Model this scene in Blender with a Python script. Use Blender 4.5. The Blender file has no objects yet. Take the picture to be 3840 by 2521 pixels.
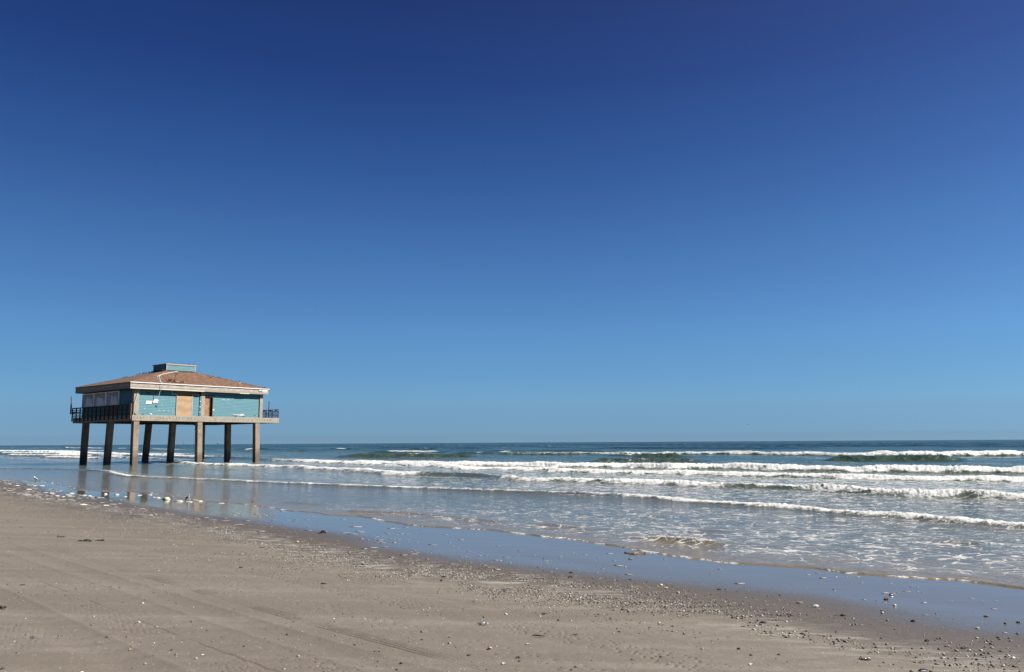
import bpy, math, random
import numpy as np
from mathutils import Matrix, Vector

random.seed(7)
np.random.seed(7)
S = bpy.context.scene
COL = S.collection

# ------------------------------------------------------------------ camera
FPX = 3050.0
PITCH = 0.13017767
ROLL = -0.00582285
CAMH = 2.2
_f = np.array([0, math.cos(PITCH), math.sin(PITCH)])
_u0 = np.array([0, -math.sin(PITCH), math.cos(PITCH)])
_r0 = np.array([1.0, 0, 0])
_R = math.cos(ROLL) * _r0 + math.sin(ROLL) * _u0
_U = -math.sin(ROLL) * _r0 + math.cos(ROLL) * _u0
cam_d = bpy.data.cameras.new('camera')
cam = bpy.data.objects.new('camera', cam_d)
COL.objects.link(cam)
m = Matrix.Identity(4)
for i in range(3):
    m[i][0] = _R[i]; m[i][1] = _U[i]; m[i][2] = -_f[i]
m[2][3] = CAMH
cam.matrix_world = m
cam_d.sensor_width = 36
cam_d.lens = 36 * FPX / 3840
cam_d.clip_start = 0.1
cam_d.clip_end = 60000
S.camera = cam

# ------------------------------------------------------------------ light
SUN_EL = math.radians(42)
SUN_H = np.array([0.992, -0.12]); SUN_H /= np.linalg.norm(SUN_H)
sun_dir = np.array([SUN_H[0] * math.cos(SUN_EL), SUN_H[1] * math.cos(SUN_EL), math.sin(SUN_EL)])
w = bpy.data.worlds.new('World')
S.world = w
w.use_nodes = True
wn = w.node_tree
bg = wn.nodes['Background']
sky = wn.nodes.new('ShaderNodeTexSky')
sky.sky_type = 'NISHITA'
sky.sun_disc = False
sky.sun_elevation = SUN_EL
sky.sun_rotation = math.atan2(SUN_H[0], SUN_H[1])
sky.air_density = 0.4
sky.dust_density = 0.0
sky.ozone_density = 8.0
sky.altitude = 0
# sky tint by elevation, darkened high up to cut fill light: deeper towards the zenith and a touch greyer at the horizon than the model gives
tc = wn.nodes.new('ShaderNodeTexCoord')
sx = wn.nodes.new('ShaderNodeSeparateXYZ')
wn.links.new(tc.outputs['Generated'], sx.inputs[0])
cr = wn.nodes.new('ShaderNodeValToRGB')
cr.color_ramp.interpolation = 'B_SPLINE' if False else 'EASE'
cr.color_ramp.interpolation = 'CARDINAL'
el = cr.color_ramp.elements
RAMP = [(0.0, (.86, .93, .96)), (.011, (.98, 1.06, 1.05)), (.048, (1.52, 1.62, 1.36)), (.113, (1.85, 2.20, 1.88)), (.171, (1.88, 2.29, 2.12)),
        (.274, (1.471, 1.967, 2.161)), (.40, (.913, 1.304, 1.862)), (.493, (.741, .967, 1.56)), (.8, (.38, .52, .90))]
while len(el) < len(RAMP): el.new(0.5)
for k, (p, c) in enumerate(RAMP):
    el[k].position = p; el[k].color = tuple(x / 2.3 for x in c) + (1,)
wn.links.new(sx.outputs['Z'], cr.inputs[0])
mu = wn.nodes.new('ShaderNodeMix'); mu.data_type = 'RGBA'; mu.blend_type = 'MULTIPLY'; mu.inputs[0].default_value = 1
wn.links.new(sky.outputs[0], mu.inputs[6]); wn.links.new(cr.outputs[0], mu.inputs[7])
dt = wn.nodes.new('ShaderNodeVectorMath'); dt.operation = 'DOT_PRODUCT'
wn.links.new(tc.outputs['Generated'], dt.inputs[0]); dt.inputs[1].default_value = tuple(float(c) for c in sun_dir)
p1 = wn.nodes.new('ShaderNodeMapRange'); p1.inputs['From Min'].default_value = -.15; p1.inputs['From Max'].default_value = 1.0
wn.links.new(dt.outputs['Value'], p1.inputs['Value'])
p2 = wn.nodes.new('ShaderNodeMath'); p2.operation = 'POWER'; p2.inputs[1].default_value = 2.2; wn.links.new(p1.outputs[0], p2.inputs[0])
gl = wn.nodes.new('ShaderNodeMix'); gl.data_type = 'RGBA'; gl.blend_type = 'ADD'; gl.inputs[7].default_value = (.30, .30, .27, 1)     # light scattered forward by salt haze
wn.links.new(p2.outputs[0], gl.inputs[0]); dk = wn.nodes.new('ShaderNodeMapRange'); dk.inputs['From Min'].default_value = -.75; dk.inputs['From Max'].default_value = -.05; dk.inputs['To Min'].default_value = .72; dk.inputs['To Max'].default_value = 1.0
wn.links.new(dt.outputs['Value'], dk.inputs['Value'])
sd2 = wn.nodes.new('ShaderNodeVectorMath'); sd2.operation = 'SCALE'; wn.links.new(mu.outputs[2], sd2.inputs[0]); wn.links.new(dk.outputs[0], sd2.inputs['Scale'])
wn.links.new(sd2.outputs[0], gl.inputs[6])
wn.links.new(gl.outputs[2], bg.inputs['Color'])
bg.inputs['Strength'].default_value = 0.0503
sd = bpy.data.lights.new('sun', 'SUN')
sd.energy = 5.0
sd.angle = math.radians(0.53)
sd.color = (1.0, 0.95, 0.87)
so = bpy.data.objects.new('sun', sd)
COL.objects.link(so)
so.rotation_euler = Vector(sun_dir).to_track_quat('Z', 'Y').to_euler()
S.view_settings.view_transform = 'Standard'
S.view_settings.look = 'None'
S.view_settings.exposure = 1.58
S.view_settings.gamma = 1

# ------------------------------------------------------------------ helpers
def unp(x, y, z=0.0):
    """a point of the ground at height z seen at full-size photo pixel x,y (used to survey positions)"""
    d = _f + _R * (x - 1920) / FPX - _U * (y - 1260.5) / FPX
    t = (z - CAMH) / d[2]
    return d[0] * t, d[1] * t

Q = math.sqrt(0.5)
def xy_of(u, v): return (u - v) * Q, (u + v) * Q     # u seaward, v along the shore
def uv_of(x, y): return (x + y) * Q, (y - x) * Q

def tag(o, label=None, cat=None, group=None, kind=None):
    if label: o['label'] = label
    if cat: o['category'] = cat
    if group: o['group'] = group
    if kind: o['kind'] = kind
    return o

def empty(name, loc, rz=0.0):
    o = bpy.data.objects.new(name, None)
    o.location = loc; o.rotation_euler = (0, 0, rz)
    o.empty_display_size = 0.3
    COL.objects.link(o)
    return o

class MB:
    def __init__(s): s.v = []; s.f = []; s.sm = False
    def add(s, vs, fs):
        n = len(s.v); s.v += [tuple(p) for p in vs]; s.f += [tuple(i + n for i in f) for f in fs]; return s
    def box(s, x0, x1, y0, y1, z0, z1):
        return s.add([(x0,y0,z0),(x1,y0,z0),(x1,y1,z0),(x0,y1,z0),(x0,y0,z1),(x1,y0,z1),(x1,y1,z1),(x0,y1,z1)],
                     [(0,3,2,1),(4,5,6,7),(0,1,5,4),(1,2,6,5),(2,3,7,6),(3,0,4,7)])
    def bar(s, p, q, wd, hd=None):
        """square bar between two points"""
        hd = hd or wd
        p = Vector(p); q = Vector(q); d = (q - p).normalized()
        a = d.cross(Vector((0,0,1)))
        if a.length < 1e-3: a = Vector((1,0,0))
        a.normalize(); b = a.cross(d)
        vs = []
        for c in (p, q):
            for sx, sy in ((-1,-1),(1,-1),(1,1),(-1,1)):
                vs.append(c + a * sx * wd / 2 + b * sy * hd / 2)
        return s.add(vs, [(0,3,2,1),(4,5,6,7),(0,1,5,4),(1,2,6,5),(2,3,7,6),(3,0,4,7)])
    def tube(s, pts, rad, n=8):
        pts = [Vector(p) for p in pts]
        rr = rad if isinstance(rad, (list, tuple)) else [rad] * len(pts)
        vs = []; fs = []
        for i, p in enumerate(pts):
            d = (pts[min(i+1, len(pts)-1)] - pts[max(i-1, 0)]).normalized()
            a = d.cross(Vector((0,0,1)))
            if a.length < 1e-3: a = Vector((1,0,0))
            a.normalize(); b = a.cross(d)
            for k in range(n):
                t = 2*math.pi*k/n
                vs.append(p + (a*math.cos(t) + b*math.sin(t))*rr[i])
        for i in range(len(pts)-1):
            for k in range(n):
                fs.append((i*n+k, i*n+(k+1)%n, (i+1)*n+(k+1)%n, (i+1)*n+k))
        fs.append(tuple(range(n-1,-1,-1))); fs.append(tuple((len(pts)-1)*n+k for k in range(n)))
        return s.add(vs, fs)
    def quad(s, a, b, c, d): return s.add([a,b,c,d], [(0,1,2,3)])
    def build(s, name, mat, parent=None, smooth=False, bevel=0):
        me = bpy.data.meshes.new(name)
        me.from_pydata(s.v, [], s.f)
        me.materials.append(mat)
        if smooth: me.polygons.foreach_set('use_smooth', [True]*len(me.polygons))
        me.update()
        o = bpy.data.objects.new(name, me)
        COL.objects.link(o)
        if parent: o.parent = parent
        if bevel:
            b = o.modifiers.new('bevel', 'BEVEL'); b.width = bevel; b.segments = 2; b.limit_method = 'ANGLE'
        return o

# numpy noise ------------------------------------------------------------
def _hash(i, j, k):
    h = (i.astype(np.int64) * 374761393 + j.astype(np.int64) * 668265263 + k * 1274126177) & 0xffffffff
    h = ((h ^ (h >> 13)) * 1274126177) & 0xffffffff
    h = h ^ (h >> 16)
    return (h & 0xffff) / 65535.0
def vn(x, y, seed=0):
    i = np.floor(x); j = np.floor(y); fx = x - i; fy = y - j
    fx = fx*fx*(3-2*fx); fy = fy*fy*(3-2*fy)
    i = i.astype(np.int64); j = j.astype(np.int64)
    a = _hash(i, j, seed); b = _hash(i+1, j, seed); c = _hash(i, j+1, seed); d = _hash(i+1, j+1, seed)
    return (a*(1-fx)+b*fx)*(1-fy) + (c*(1-fx)+d*fx)*fy
def fbm(x, y, seed=0, oc=4):
    t = 0; a = 0.5; n = 0
    for o in range(oc):
        t = t + a * vn(x*2**o + 17.3*o, y*2**o - 9.1*o, seed+o*7); n += a; a *= 0.5
    return t / n
def ss(a, b, x):
    t = np.clip((x-a)/(b-a), 0, 1); return t*t*(3-2*t)
def pw(v, pts):
    p = sorted(pts); return np.interp(v, [a for a, _ in p], [b for _, b in p])

# material helpers ---------------------------------------------------------
ALBEDO = 0.49      # base colours scaled down to offset the raised exposure, deepening shade against sun
class NT:
    def __init__(s, name):
        s.m = bpy.data.materials.new(name); s.m.use_nodes = True
        s.t = s.m.node_tree; s.b = s.t.nodes['Principled BSDF']
    def n(s, typ, **kw):
        x = s.t.nodes.new('ShaderNode' + typ)
        for k, v in kw.items():
            if k.startswith('i_'): x.inputs[k[2:].replace('_', ' ')].default_value = v
            else: setattr(x, k, v)
        return x
    def l(s, a, b): s.t.links.new(a, b)
    def coord(s, scale=(1,1,1), rot=(0,0,0), kind='Object'):
        c = s.n('TexCoord'); mp = s.n('Mapping'); mp.inputs['Scale'].default_value = scale; mp.inputs['Rotation'].default_value = rot
        s.l(c.outputs[kind], mp.inputs['Vector']); return mp.outputs[0]
    def noise(s, vec, scale, detail=4, rough=0.55, dist=0.0):
        x = s.n('TexNoise'); x.inputs['Scale'].default_value = scale; x.inputs['Detail'].default_value = detail
        x.inputs['Roughness'].default_value = rough; x.inputs['Distortion'].default_value = dist
        s.l(vec, x.inputs['Vector']); return x.outputs['Fac']
    def ramp(s, fac, pts, interp='LINEAR'):
        r = s.n('ValToRGB'); r.color_ramp.interpolation = interp
        e = r.color_ramp.elements
        while len(e) < len(pts): e.new(0.5)
        for k, (p, c) in enumerate(pts):
            e[k].position = p; e[k].color = (c[0], c[1], c[2], 1) if isinstance(c, (tuple, list)) else (c, c, c, 1)
        s.l(fac, r.inputs[0]); return r.outputs[0]
    def mix(s, fac, a, b, blend='MIX'):
        x = s.n('Mix', data_type='RGBA', blend_type=blend)
        for sock, val in ((x.inputs[0], fac), (x.inputs[6], a), (x.inputs[7], b)):
            if hasattr(val, 'is_linked') or hasattr(val, 'links'): s.l(val, sock)
            elif isinstance(val, (tuple, list)): sock.default_value = (val[0], val[1], val[2], 1)
            elif sock.type == 'RGBA': sock.default_value = (val, val, val, 1)
            else: sock.default_value = val
        return x.outputs[2]
    def math(s, op, a, b=None, c=None, clamp=False):
        x = s.n('Math', operation=op); x.use_clamp = clamp
        for k, val in enumerate((a, b, c)):
            if val is None: continue
            if hasattr(val, 'links'): s.l(val, x.inputs[k])
            else: x.inputs[k].default_value = val
        return x.outputs[0]
    def maprange(s, v, a, b, c=0.0, d=1.0, smooth=False):
        x = s.n('MapRange'); x.interpolation_type = 'SMOOTHSTEP' if smooth else 'LINEAR'
        s.l(v, x.inputs['Value'])
        for nm, val in (('From Min', a), ('From Max', b), ('To Min', c), ('To Max', d)):
            if hasattr(val, 'links'): s.l(val, x.inputs[nm])
            else: x.inputs[nm].default_value = val
        return x.outputs['Result']
    def attr(s, name):
        a = s.n('Attribute'); a.attribute_name = name; return a.outputs['Fac']
    def bump(s, h, strength=0.5, dist=0.02, normal=None):
        b = s.n('Bump'); b.inputs['Distance'].default_value = dist
        if hasattr(strength, 'links'): s.l(strength, b.inputs['Strength'])
        else: b.inputs['Strength'].default_value = strength
        s.l(h, b.inputs['Height'])
        if normal is not None: s.l(normal, b.inputs['Normal'])
        return b.outputs[0]
    def set(s, **kw):
        if ALBEDO != 1 and 'Base_Color' in kw and hasattr(kw['Base_Color'], 'links'):
            kw['Base_Color'] = s.mix(1.0, kw['Base_Color'], (ALBEDO, ALBEDO, ALBEDO), 'MULTIPLY')
        for k, v in kw.items():
            sock = s.b.inputs[k.replace('_', ' ')]
            if hasattr(v, 'links'): s.l(v, sock)
            elif isinstance(v, (tuple, list)) and len(v) == 3: sock.default_value = (v[0], v[1], v[2], 1)
            else: sock.default_value = v
        return s.m

def simple(name, col, rough=0.7, var=0.25, scale=3.0, metal=0.0, bump=0.0):
    t = NT(name)
    c = t.coord()
    n = t.noise(c, scale, 5, 0.6)
    dk = tuple(x*(1-var) for x in col); lt = tuple(min(1, x*(1+var)) for x in col)
    t.set(Base_Color=t.ramp(n, [(0.3, dk), (0.7, lt)]), Roughness=rough, Metallic=metal)
    if bump: t.set(Normal=t.bump(t.noise(c, scale*6, 4), bump, 0.02))
    return t.m

# ------------------------------------------------------------------ shore lines (u as a function of v, in metres)
def line(pts):
    a = []
    for x, y in pts:
        X, Y = unp(x, y); u, v = uv_of(X, Y); a.append((v, u))
    return sorted(a)
LA = line([(0,1800),(162,1806),(259,1825),(277,1836),(393,1843),(485,1844),(555,1850),(647,1866),(739,1878),(878,1890),(960,1898),(1081,1916),(1186,1926),(1323,1938),(1444,1957),(1605,1979),(1767,1987),(1920,1996),(2089,2015),(2162,2029),(2283,2048),(2420,2064),(2505,2080),(2606,2096),(2727,2108),(2880,2119),(3044,2134),(3216,2153),(3372,2165),(3576,2181),(3740,2194),(3840,2206)])
LB = line([(0,1758),(139,1759),(296,1762.5),(393,1769),(420,1780),(462,1788),(531,1792.5),(647,1796),(786,1802),(924,1809),(1100,1816.5),(1283,1823.5),(1404,1829.6),(1565,1833.6),(1686,1839.7),(1920,1848),(2122,1854),(2283,1862),(2444,1874),(2606,1888),(2767,1898),(2880,1905),(3085,1925),(3249,1937.5),(3413,1948),(3576,1962),(3840,1982.6)])
LC = line([(578,1735),(693,1740.8),(786,1745.4),(970,1751),(1100,1756),(1162,1761),(1323,1769),(1444,1781),(1565,1785),(1698,1787),(1807,1791),(1920,1802),(2122,1807.6),(2283,1813.6),(2444,1817.7),(2606,1826),(2880,1835),(3085,1845),(3249,1855.6),(3413,1864),(3617,1868),(3840,1878)])
LD = line([(1400,1745),(1565,1749),(1726,1761),(1920,1763),(2122,1771),(2323,1777),(2525,1781),(2880,1790),(3167,1796),(3413,1802),(3840,1808.5)])
LE = line([(0,1698),(296,1702),(485,1707),(647,1714),(952,1723),(1081,1731),(1283,1741),(1484,1744),(1920,1750),(2122,1755),(2323,1755),(2525,1761),(2727,1761),(2880,1766),(3167,1771),(3413,1773.6),(3840,1777.7)])
LF = line([(2162,1707),(2404,1705.5),(2727,1705),(2880,1707.5),(3167,1711),(3413,1713),(3840,1711)])
def edge_u(u, v):
    return pw(v, LA) + 0.35*(vn(v*0.9, v*0+3.1, 5)-0.5) + 0.10*(vn(v*4, v*0+1.0, 6)-0.5)
WETU = [(-500,9.9),(2.5,9.9),(3.5,9.7),(5.3,10.0),(7.4,9.9),(9.9,9.6),(12.8,9.3),(18.9,10.0),(28.8,10.5),(39.2,10.6),(45,11.3),(51,12.0),(56,12.9),(62,13.2),(80,13),(3000,13)]

# polar tessellation: fine where the beach is near, coarse far away and behind
def angles():
    # angle from +y towards -x, radians
    fine = np.radians(np.linspace(-37, 37, 1300))
    left = np.radians(np.linspace(37, 180, 70))[1:]
    right = np.radians(np.linspace(-180, -37, 70))[:-1]
    return np.concatenate([right, fine, left])
ANG = angles()
def radii(segs):
    out = []
    for a, b, n in segs:
        out.append(np.exp(np.linspace(math.log(a), math.log(b), n))[:-1])
    out.append([segs[-1][1]])
    return np.concatenate(out)

def grid_obj(name, X, Y, Z, keep, mat, attrs):
    nr, nc = X.shape
    idx = np.arange(nr*nc).reshape(nr, nc)
    a = idx[:-1, :-1]; b = idx[:-1, 1:]; c = idx[1:, 1:]; d = idx[1:, :-1]
    k = keep[:-1, :-1] & keep[:-1, 1:] & keep[1:, 1:] & keep[1:, :-1]
    quads = np.stack([a[k], d[k], c[k], b[k]], -1).astype(np.int32)
    used = np.zeros(nr*nc, bool); used[quads.ravel()] = True
    remap = np.cumsum(used) - 1
    quads = remap[quads].astype(np.int32)
    co = np.stack([X.ravel()[used], Y.ravel()[used], Z.ravel()[used]], -1).astype(np.float32)
    me = bpy.data.meshes.new(name)
    nv = len(co); nf = len(quads)
    me.vertices.add(nv); me.vertices.foreach_set('co', co.ravel())
    me.loops.add(nf*4); me.loops.foreach_set('vertex_index', quads.ravel())
    me.polygons.add(nf)
    me.polygons.foreach_set('loop_start', np.arange(0, nf*4, 4, dtype=np.int32))
    me.polygons.foreach_set('loop_total', np.full(nf, 4, dtype=np.int32))
    me.polygons.foreach_set('use_smooth', np.ones(nf, dtype=bool))
    me.update(calc_edges=True)
    for an, arr in attrs.items():
        at = me.attributes.new(an, 'FLOAT', 'POINT')
        at.data.foreach_set('value', arr.ravel()[used].astype(np.float32))
    me.materials.append(mat)
    # make normals face up
    if nf and me.polygons[nf//2].normal.z < 0: me.flip_normals()
    o = bpy.data.objects.new(name, me); COL.objects.link(o)
    return o

# ------------------------------------------------------------------ sand
def pits(u, v, su, sv, seed, prob, r0=0.35):
    i = np.floor(u/su); j = np.floor(v/sv); fu = u/su - i; fv = v/sv - j
    ii = i.astype(np.int64); jj = j.astype(np.int64)
    cx = 0.3 + 0.4*_hash(ii, jj, seed); cy = 0.3 + 0.4*_hash(ii, jj, seed+1)
    on = _hash(ii, jj, seed+2) < prob
    el = 0.5 + _hash(ii, jj, seed+3)
    return np.exp(-(((fu-cx)/(0.16*el))**2 + ((fv-cy)/0.2)**2)) * on

def sand_z(u, v):
    e = edge_u(u, v)
    wu = pw(v, WETU)
    zz = np.where(u < wu, 0.035 + (wu-u)*0.036, 0.035*np.clip((e-u)/np.maximum(e-wu, .1), 0, 1))
    zz = np.where(u > e, -0.028*(u-e), zz)
    zz = np.maximum(zz, -3.5)
    zz = np.where(u < -30, 0.035+1.44, zz)      # the beach levels out behind the photographer
    dry = 1 - ss(-1.2, 0.6, u-wu)
    zz = zz + dry*(0.030*(fbm(u*0.55, v*0.22, 11, 3)-0.5) + 0.006*(fbm(u*6, v*4, 12, 3)-0.5))
    zz = zz + (1-dry)*(0.010*(fbm(u*0.9, v*0.25, 13, 2)-0.5))*(u < e+1)
    return zz
def sand_detail(u, v):
    """tyre tracks and trodden patches, only where the mesh is fine enough"""
    wob = 0.10*(vn(v*0.25, v*0, 31)-0.5)
    def groove(c, wd, dep, n=1.0): return -1.25*dep*np.exp(-((u-c-wob)/wd)**2)*n
    br = 0.35 + 0.65*ss(0.35, 0.6, vn(v*2.5, u*0+5, 33))
    z = groove(5.08, .013, .012, br) + groove(5.14, .011, .013, br) + groove(5.19, .010, .010, br) + groove(5.24, .010, .007, br)
    z += groove(4.55, .16, .012) + groove(4.55+.24, .05, -.006) + groove(4.55-.24, .05, -.006)
    z += groove(2.9, .18, .014) + groove(3.2, .05, -.007) + groove(6.55, .14, .008)
    z += groove(3.75, .012, .008, br) + groove(7.35, .12, .005)
    def band(c, h): return ss(h, h*0.6, np.abs(u-c-wob))
    p = pits(u+v*0.35, v-u*0.2, .085, .075, 41, .55)
    q = pits(u-v*0.3, v+u*0.1, .06, .05, 51, .5)
    z += -.022*p*np.maximum(band(6.75, .30), .9*band(4.1, .22)*ss(3, 6, v))*ss(.35, .55, vn(v*.8, u*1.2, 61))
    z += -.016*q*ss(.42, .58, vn(v*1.3, u*2, 63))*np.maximum(band(3.55, .22), band(2.6, .3))
    z += -.022*pits(u+v*.7, v, .11, .09, 71, .35)*band(5.75, .22)
    # soft ripples of wind-blown sand in the near left
    z += .004*np.sin((u*2.6+v*5.2)*3.0 + 4*vn(u*1.5, v*1.5, 81))*ss(.45, .65, vn(u*.6+9, v*.35, 82))
    return z
rs = radii([(0.3, 4.6, 30), (4.6, 14, 560), (14, 45, 380), (45, 300, 180), (300, 9000, 60)])
RR, AA = np.meshgrid(rs, ANG, indexing='ij')
X = -RR*np.sin(AA); Y = RR*np.cos(AA)
u, v = uv_of(X, Y)
Z = sand_z(u, v) + sand_detail(u, v)*ss(26, 15, RR)*(u < 9)*(np.abs(AA) < math.radians(37.2))
e = edge_u(u, v); wu = pw(v, WETU)
wetn = u - wu + 1.1*(fbm(u*0.8, v*0.35, 91, 4)-0.5)
wet = ss(-0.1, 2.3, wetn + .25*ss(6, 3, v)*0)
damp = np.clip(ss(-3.6, -0.3, wetn + 1.5*(fbm(u*0.4, v*0.12, 92, 3)-0.5))*ss(14, 25, v)*0.6 + 0.9*ss(-1.7, .3, wetn + .8*(fbm(u*1.3, v*0.5, 97, 3)-0.5)), 0, 1)
resid = np.exp(-((u-wu+0.5)/0.75)**2)*ss(4.5, 10, v)*ss(60, 34, v) + 0.45*np.exp(-((u-wu+0.9)/0.7)**2)*ss(6.5, 4.5, v)
pool = ss(.42, .55, fbm(u*.7, v*.3, 95, 3))*ss(20, 32, v)

# dry / wet sand
t = NT('beach_sand')
P = t.coord(kind='Object')
n1 = t.noise(P, 0.55, 5, 0.6); n2 = t.noise(P, 48, 4, 0.75); n3 = t.noise(P, 5, 6, 0.72)
uvrot = t.coord(scale=(0.10, 1.1, 1), rot=(0, 0, math.radians(45)))   # streaks along the shore
st = t.noise(uvrot, 2.2, 5, 0.6)
dry = t.mix(t.maprange(n1, .3, .7), (0.178, 0.153, 0.128), (0.212, 0.187, 0.158))
st2 = t.noise(t.coord(scale=(.03, .75, 1), rot=(0, 0, math.radians(45))), 1.3, 4, .55)
dry = t.mix(t.maprange(st2, .38, .62, .55, 0), dry, (.155, .125, .098))
dry = t.mix(t.maprange(st, .50, .66, 0, .75), dry, (0.234, 0.205, 0.174))
dry = t.mix(t.maprange(n3, .45, .75), dry, (0.162, 0.140, 0.116))
dry = t.mix(t.maprange(n2, .56, .74), dry, (.11, .092, .076))
dry = t.mix(t.maprange(n2, .26, .34, 1, 0), dry, (.50, .44, .37))
dampc = t.mix(t.attr('damp'), dry, (0.100, 0.083, 0.068))
wetc = t.mix(t.attr('wet'), dampc, (.155, .138, .118))
rn = t.noise(t.coord(scale=(.55, 2.2, 1)), 3.2, 6, 0.72)
rmask = t.math('MULTIPLY', t.maprange(rn, .50, .62), t.attr('resid'), clamp=True)
col = t.mix(t.math('MULTIPLY', rmask, .75), wetc, (.52, .50, .47))
vo = t.n('TexVoronoi', feature='F1'); vo.inputs['Scale'].default_value = 26; vo.inputs['Randomness'].default_value = 1
t.l(t.coord(scale=(1, 1, .0)), vo.inputs['Vector'])
sepc = t.n('SeparateColor'); t.l(vo.outputs['Color'], sepc.inputs[0])
fleck = t.math('MULTIPLY', t.math('LESS_THAN', vo.outputs['Distance'], t.math('MULTIPLY', sepc.outputs[1], .17)), t.math('GREATER_THAN', sepc.outputs[0], .38))
fleck = t.math('MULTIPLY', fleck, t.math('SUBTRACT', 1.0, t.attr('wet')))
col = t.mix(fleck, col, t.mix(t.math('GREATER_THAN', sepc.outputs[2], .3), (.07, .06, .055), (.66, .60, .52)))
rough = t.mix(t.maprange(t.attr('wet'), 0, .75), t.mix(t.attr('damp'), .92, .62), t.mix(t.attr('pool'), .10, .05))
rough = t.mix(rmask, rough, .9)
hb = t.math('ADD', t.math('MULTIPLY', n2, .25), n3)
bs = t.maprange(t.attr('wet'), 0, 1, .85, .03)
rip = t.noise(t.coord(scale=(.22, 1.5, 1), rot=(0, 0, math.radians(38))), 2.0, 3, .5)
nb = t.bump(hb, bs, .02)
nb = t.bump(rip, t.math('MULTIPLY', t.attr('wet'), .10), .05, nb)
t.set(Base_Color=col, Roughness=rough, Normal=nb, IOR=1.34)
t.b.inputs['Specular IOR Level'].default_value = .5
sand = grid_obj('beach_sand', X, Y, Z, np.ones_like(X, bool), t.m, dict(wet=wet, damp=damp, resid=resid, pool=pool))
tag(sand, kind='structure')

# ------------------------------------------------------------------ sea
def breaker(u, v, L, amp, wb, foamW, inten, jit=.35, js=.8, seed=100, ffull=.9):
    """returns height, solid foam, trailing lace"""
    uc = pw(v, L) + jit*(fbm(v*js, v*0+.5, seed, 4)-.5)*2
    d = u - uc
    rg = 0.62 + .76*fbm(v*.45, u*.2+2, seed+3, 4)
    A = pw(v, amp)*rg
    wf = .14 + 1.5*A
    d = d - wf*.9
    dj = d + (.35*min(1.2, foamW))*(fbm(u*1.1, v*1.1, seed+9, 5)-.5)*2.4
    prof = np.where(d < 0, np.exp(-(d/wf)**2*1.3), np.exp(-np.abs(d/(wb))**1.4))
    I = pw(v, inten)
    fw = foamW*(.55 + .9*fbm(v*1.1, u*0+7, seed+5, 3))
    fo = (ffull*ss(-wf*1.6, -wf*.8, dj) + (1-ffull)*ss(-wf*.9, -wf*.1, dj))*(1-.62*ss(fw*.25, fw*.9, dj)-.35*ss(fw*.9, fw*2.2, dj))*I
    return A*prof, fo, np.exp(-np.abs(d)/(foamW*3))*(d > 0)*I, d

rs = radii([(9.0, 60, 620), (60, 160, 260), (160, 700, 170), (700, 30000, 70)])
RR, AA = np.meshgrid(rs, ANG, indexing='ij')
X = -RR*np.sin(AA); Y = RR*np.cos(AA)
u, v = uv_of(X, Y)
e = edge_u(u, v)
keep = (u > e - .35)
Z = np.zeros_like(u); foam = np.zeros_like(u); lace = np.zeros_like(u)
def cap(x0, y0, x1, y1):   # a short breaking crest surveyed from the photo
    a = line([(x0, y0), (x1, y1)]); (v0, u0), (v1, u1) = a[0], a[-1]
    return v0, u0, v1, u1
specs = [
 # L, amp, wb, foamW, inten, jit, js, seed
 (LB, [(3,.12),(10,.115),(25,.085),(50,.08),(64,.09),(90,.06),(140,.04)], .8, .50, [(3,.95),(18,.95),(25,.7),(32,.85),(45,.75),(56,.7),(62,.95),(75,.6),(82,.3),(90,.6),(120,.4)], .30, .35, 110),
 (LC, [(3,.25),(20,.22),(35,.17),(42,.20),(60,.20),(90,.20),(100,.24),(112,.05),(300,.02)], 1.3, 1.15, [(3,1),(30,1),(36,.8),(38.5,.15),(43,.35),(45,.95),(86,1),(93,.85),(101,.3),(106,.05),(300,0)], .60, .22, 120),
 (LD, [(3,.22),(30,.22),(60,.20),(72,.1),(80,0)], 2.2, 2.8, [(3,1),(60,1),(68,.6),(76,0)], 1.3, .16, 130),
 (LE, [(3,.42),(30,.42),(60,.36),(80,.30),(93,.26),(105,.25),(150,.25),(200,.4),(300,.4)], 3.0, 4.2, [(3,1),(88,1),(96,.7),(104,.35),(125,.4),(140,.85),(200,1),(300,1),(420,.3)], 1.5, .13, 140),
 (LF, [(-50,.80),(30,.68),(60,.45),(90,.4),(110,.3),(125,.1),(200,0)], 4.5, 8.0, [(-50,1),(30,1),(60,.9),(80,.8),(98,.65),(112,.5),(122,.1),(200,0)], 2.6, .09, 150),
]
lacebase = np.zeros_like(u)
for L, amp, wb, fw, inten, jit, js, seed in specs:
    h, fo, la, d = breaker(u, v, L, amp, wb, fw, inten, jit, js, seed, .50 if L is LB else (.68 if L is LC else .92))
    Z = np.maximum(Z, h)
    foam = np.maximum(foam, fo)
    lacebase = np.maximum(lacebase, la)
# second front of old foam just behind the outer breaker on the far left and wisps
for (L, off, amp, inten, fw, seed) in ((LE, -9, [(100,0),(130,.18),(200,.2),(300,.2)], [(90,0),(110,.5),(180,.9),(260,.95),(320,.6)], 4.0, 170),
                              (LC, -2.6, [(80,0),(95,.1),(120,0)], [(84,0),(95,.3),(110,.2),(120,0)], .8, 180)):
    h, fo, la, d = breaker(u - off, v, L, amp, 2.0, fw, inten, .8, .3, seed)
    Z = np.maximum(Z, h); foam = np.maximum(foam, fo)
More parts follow.
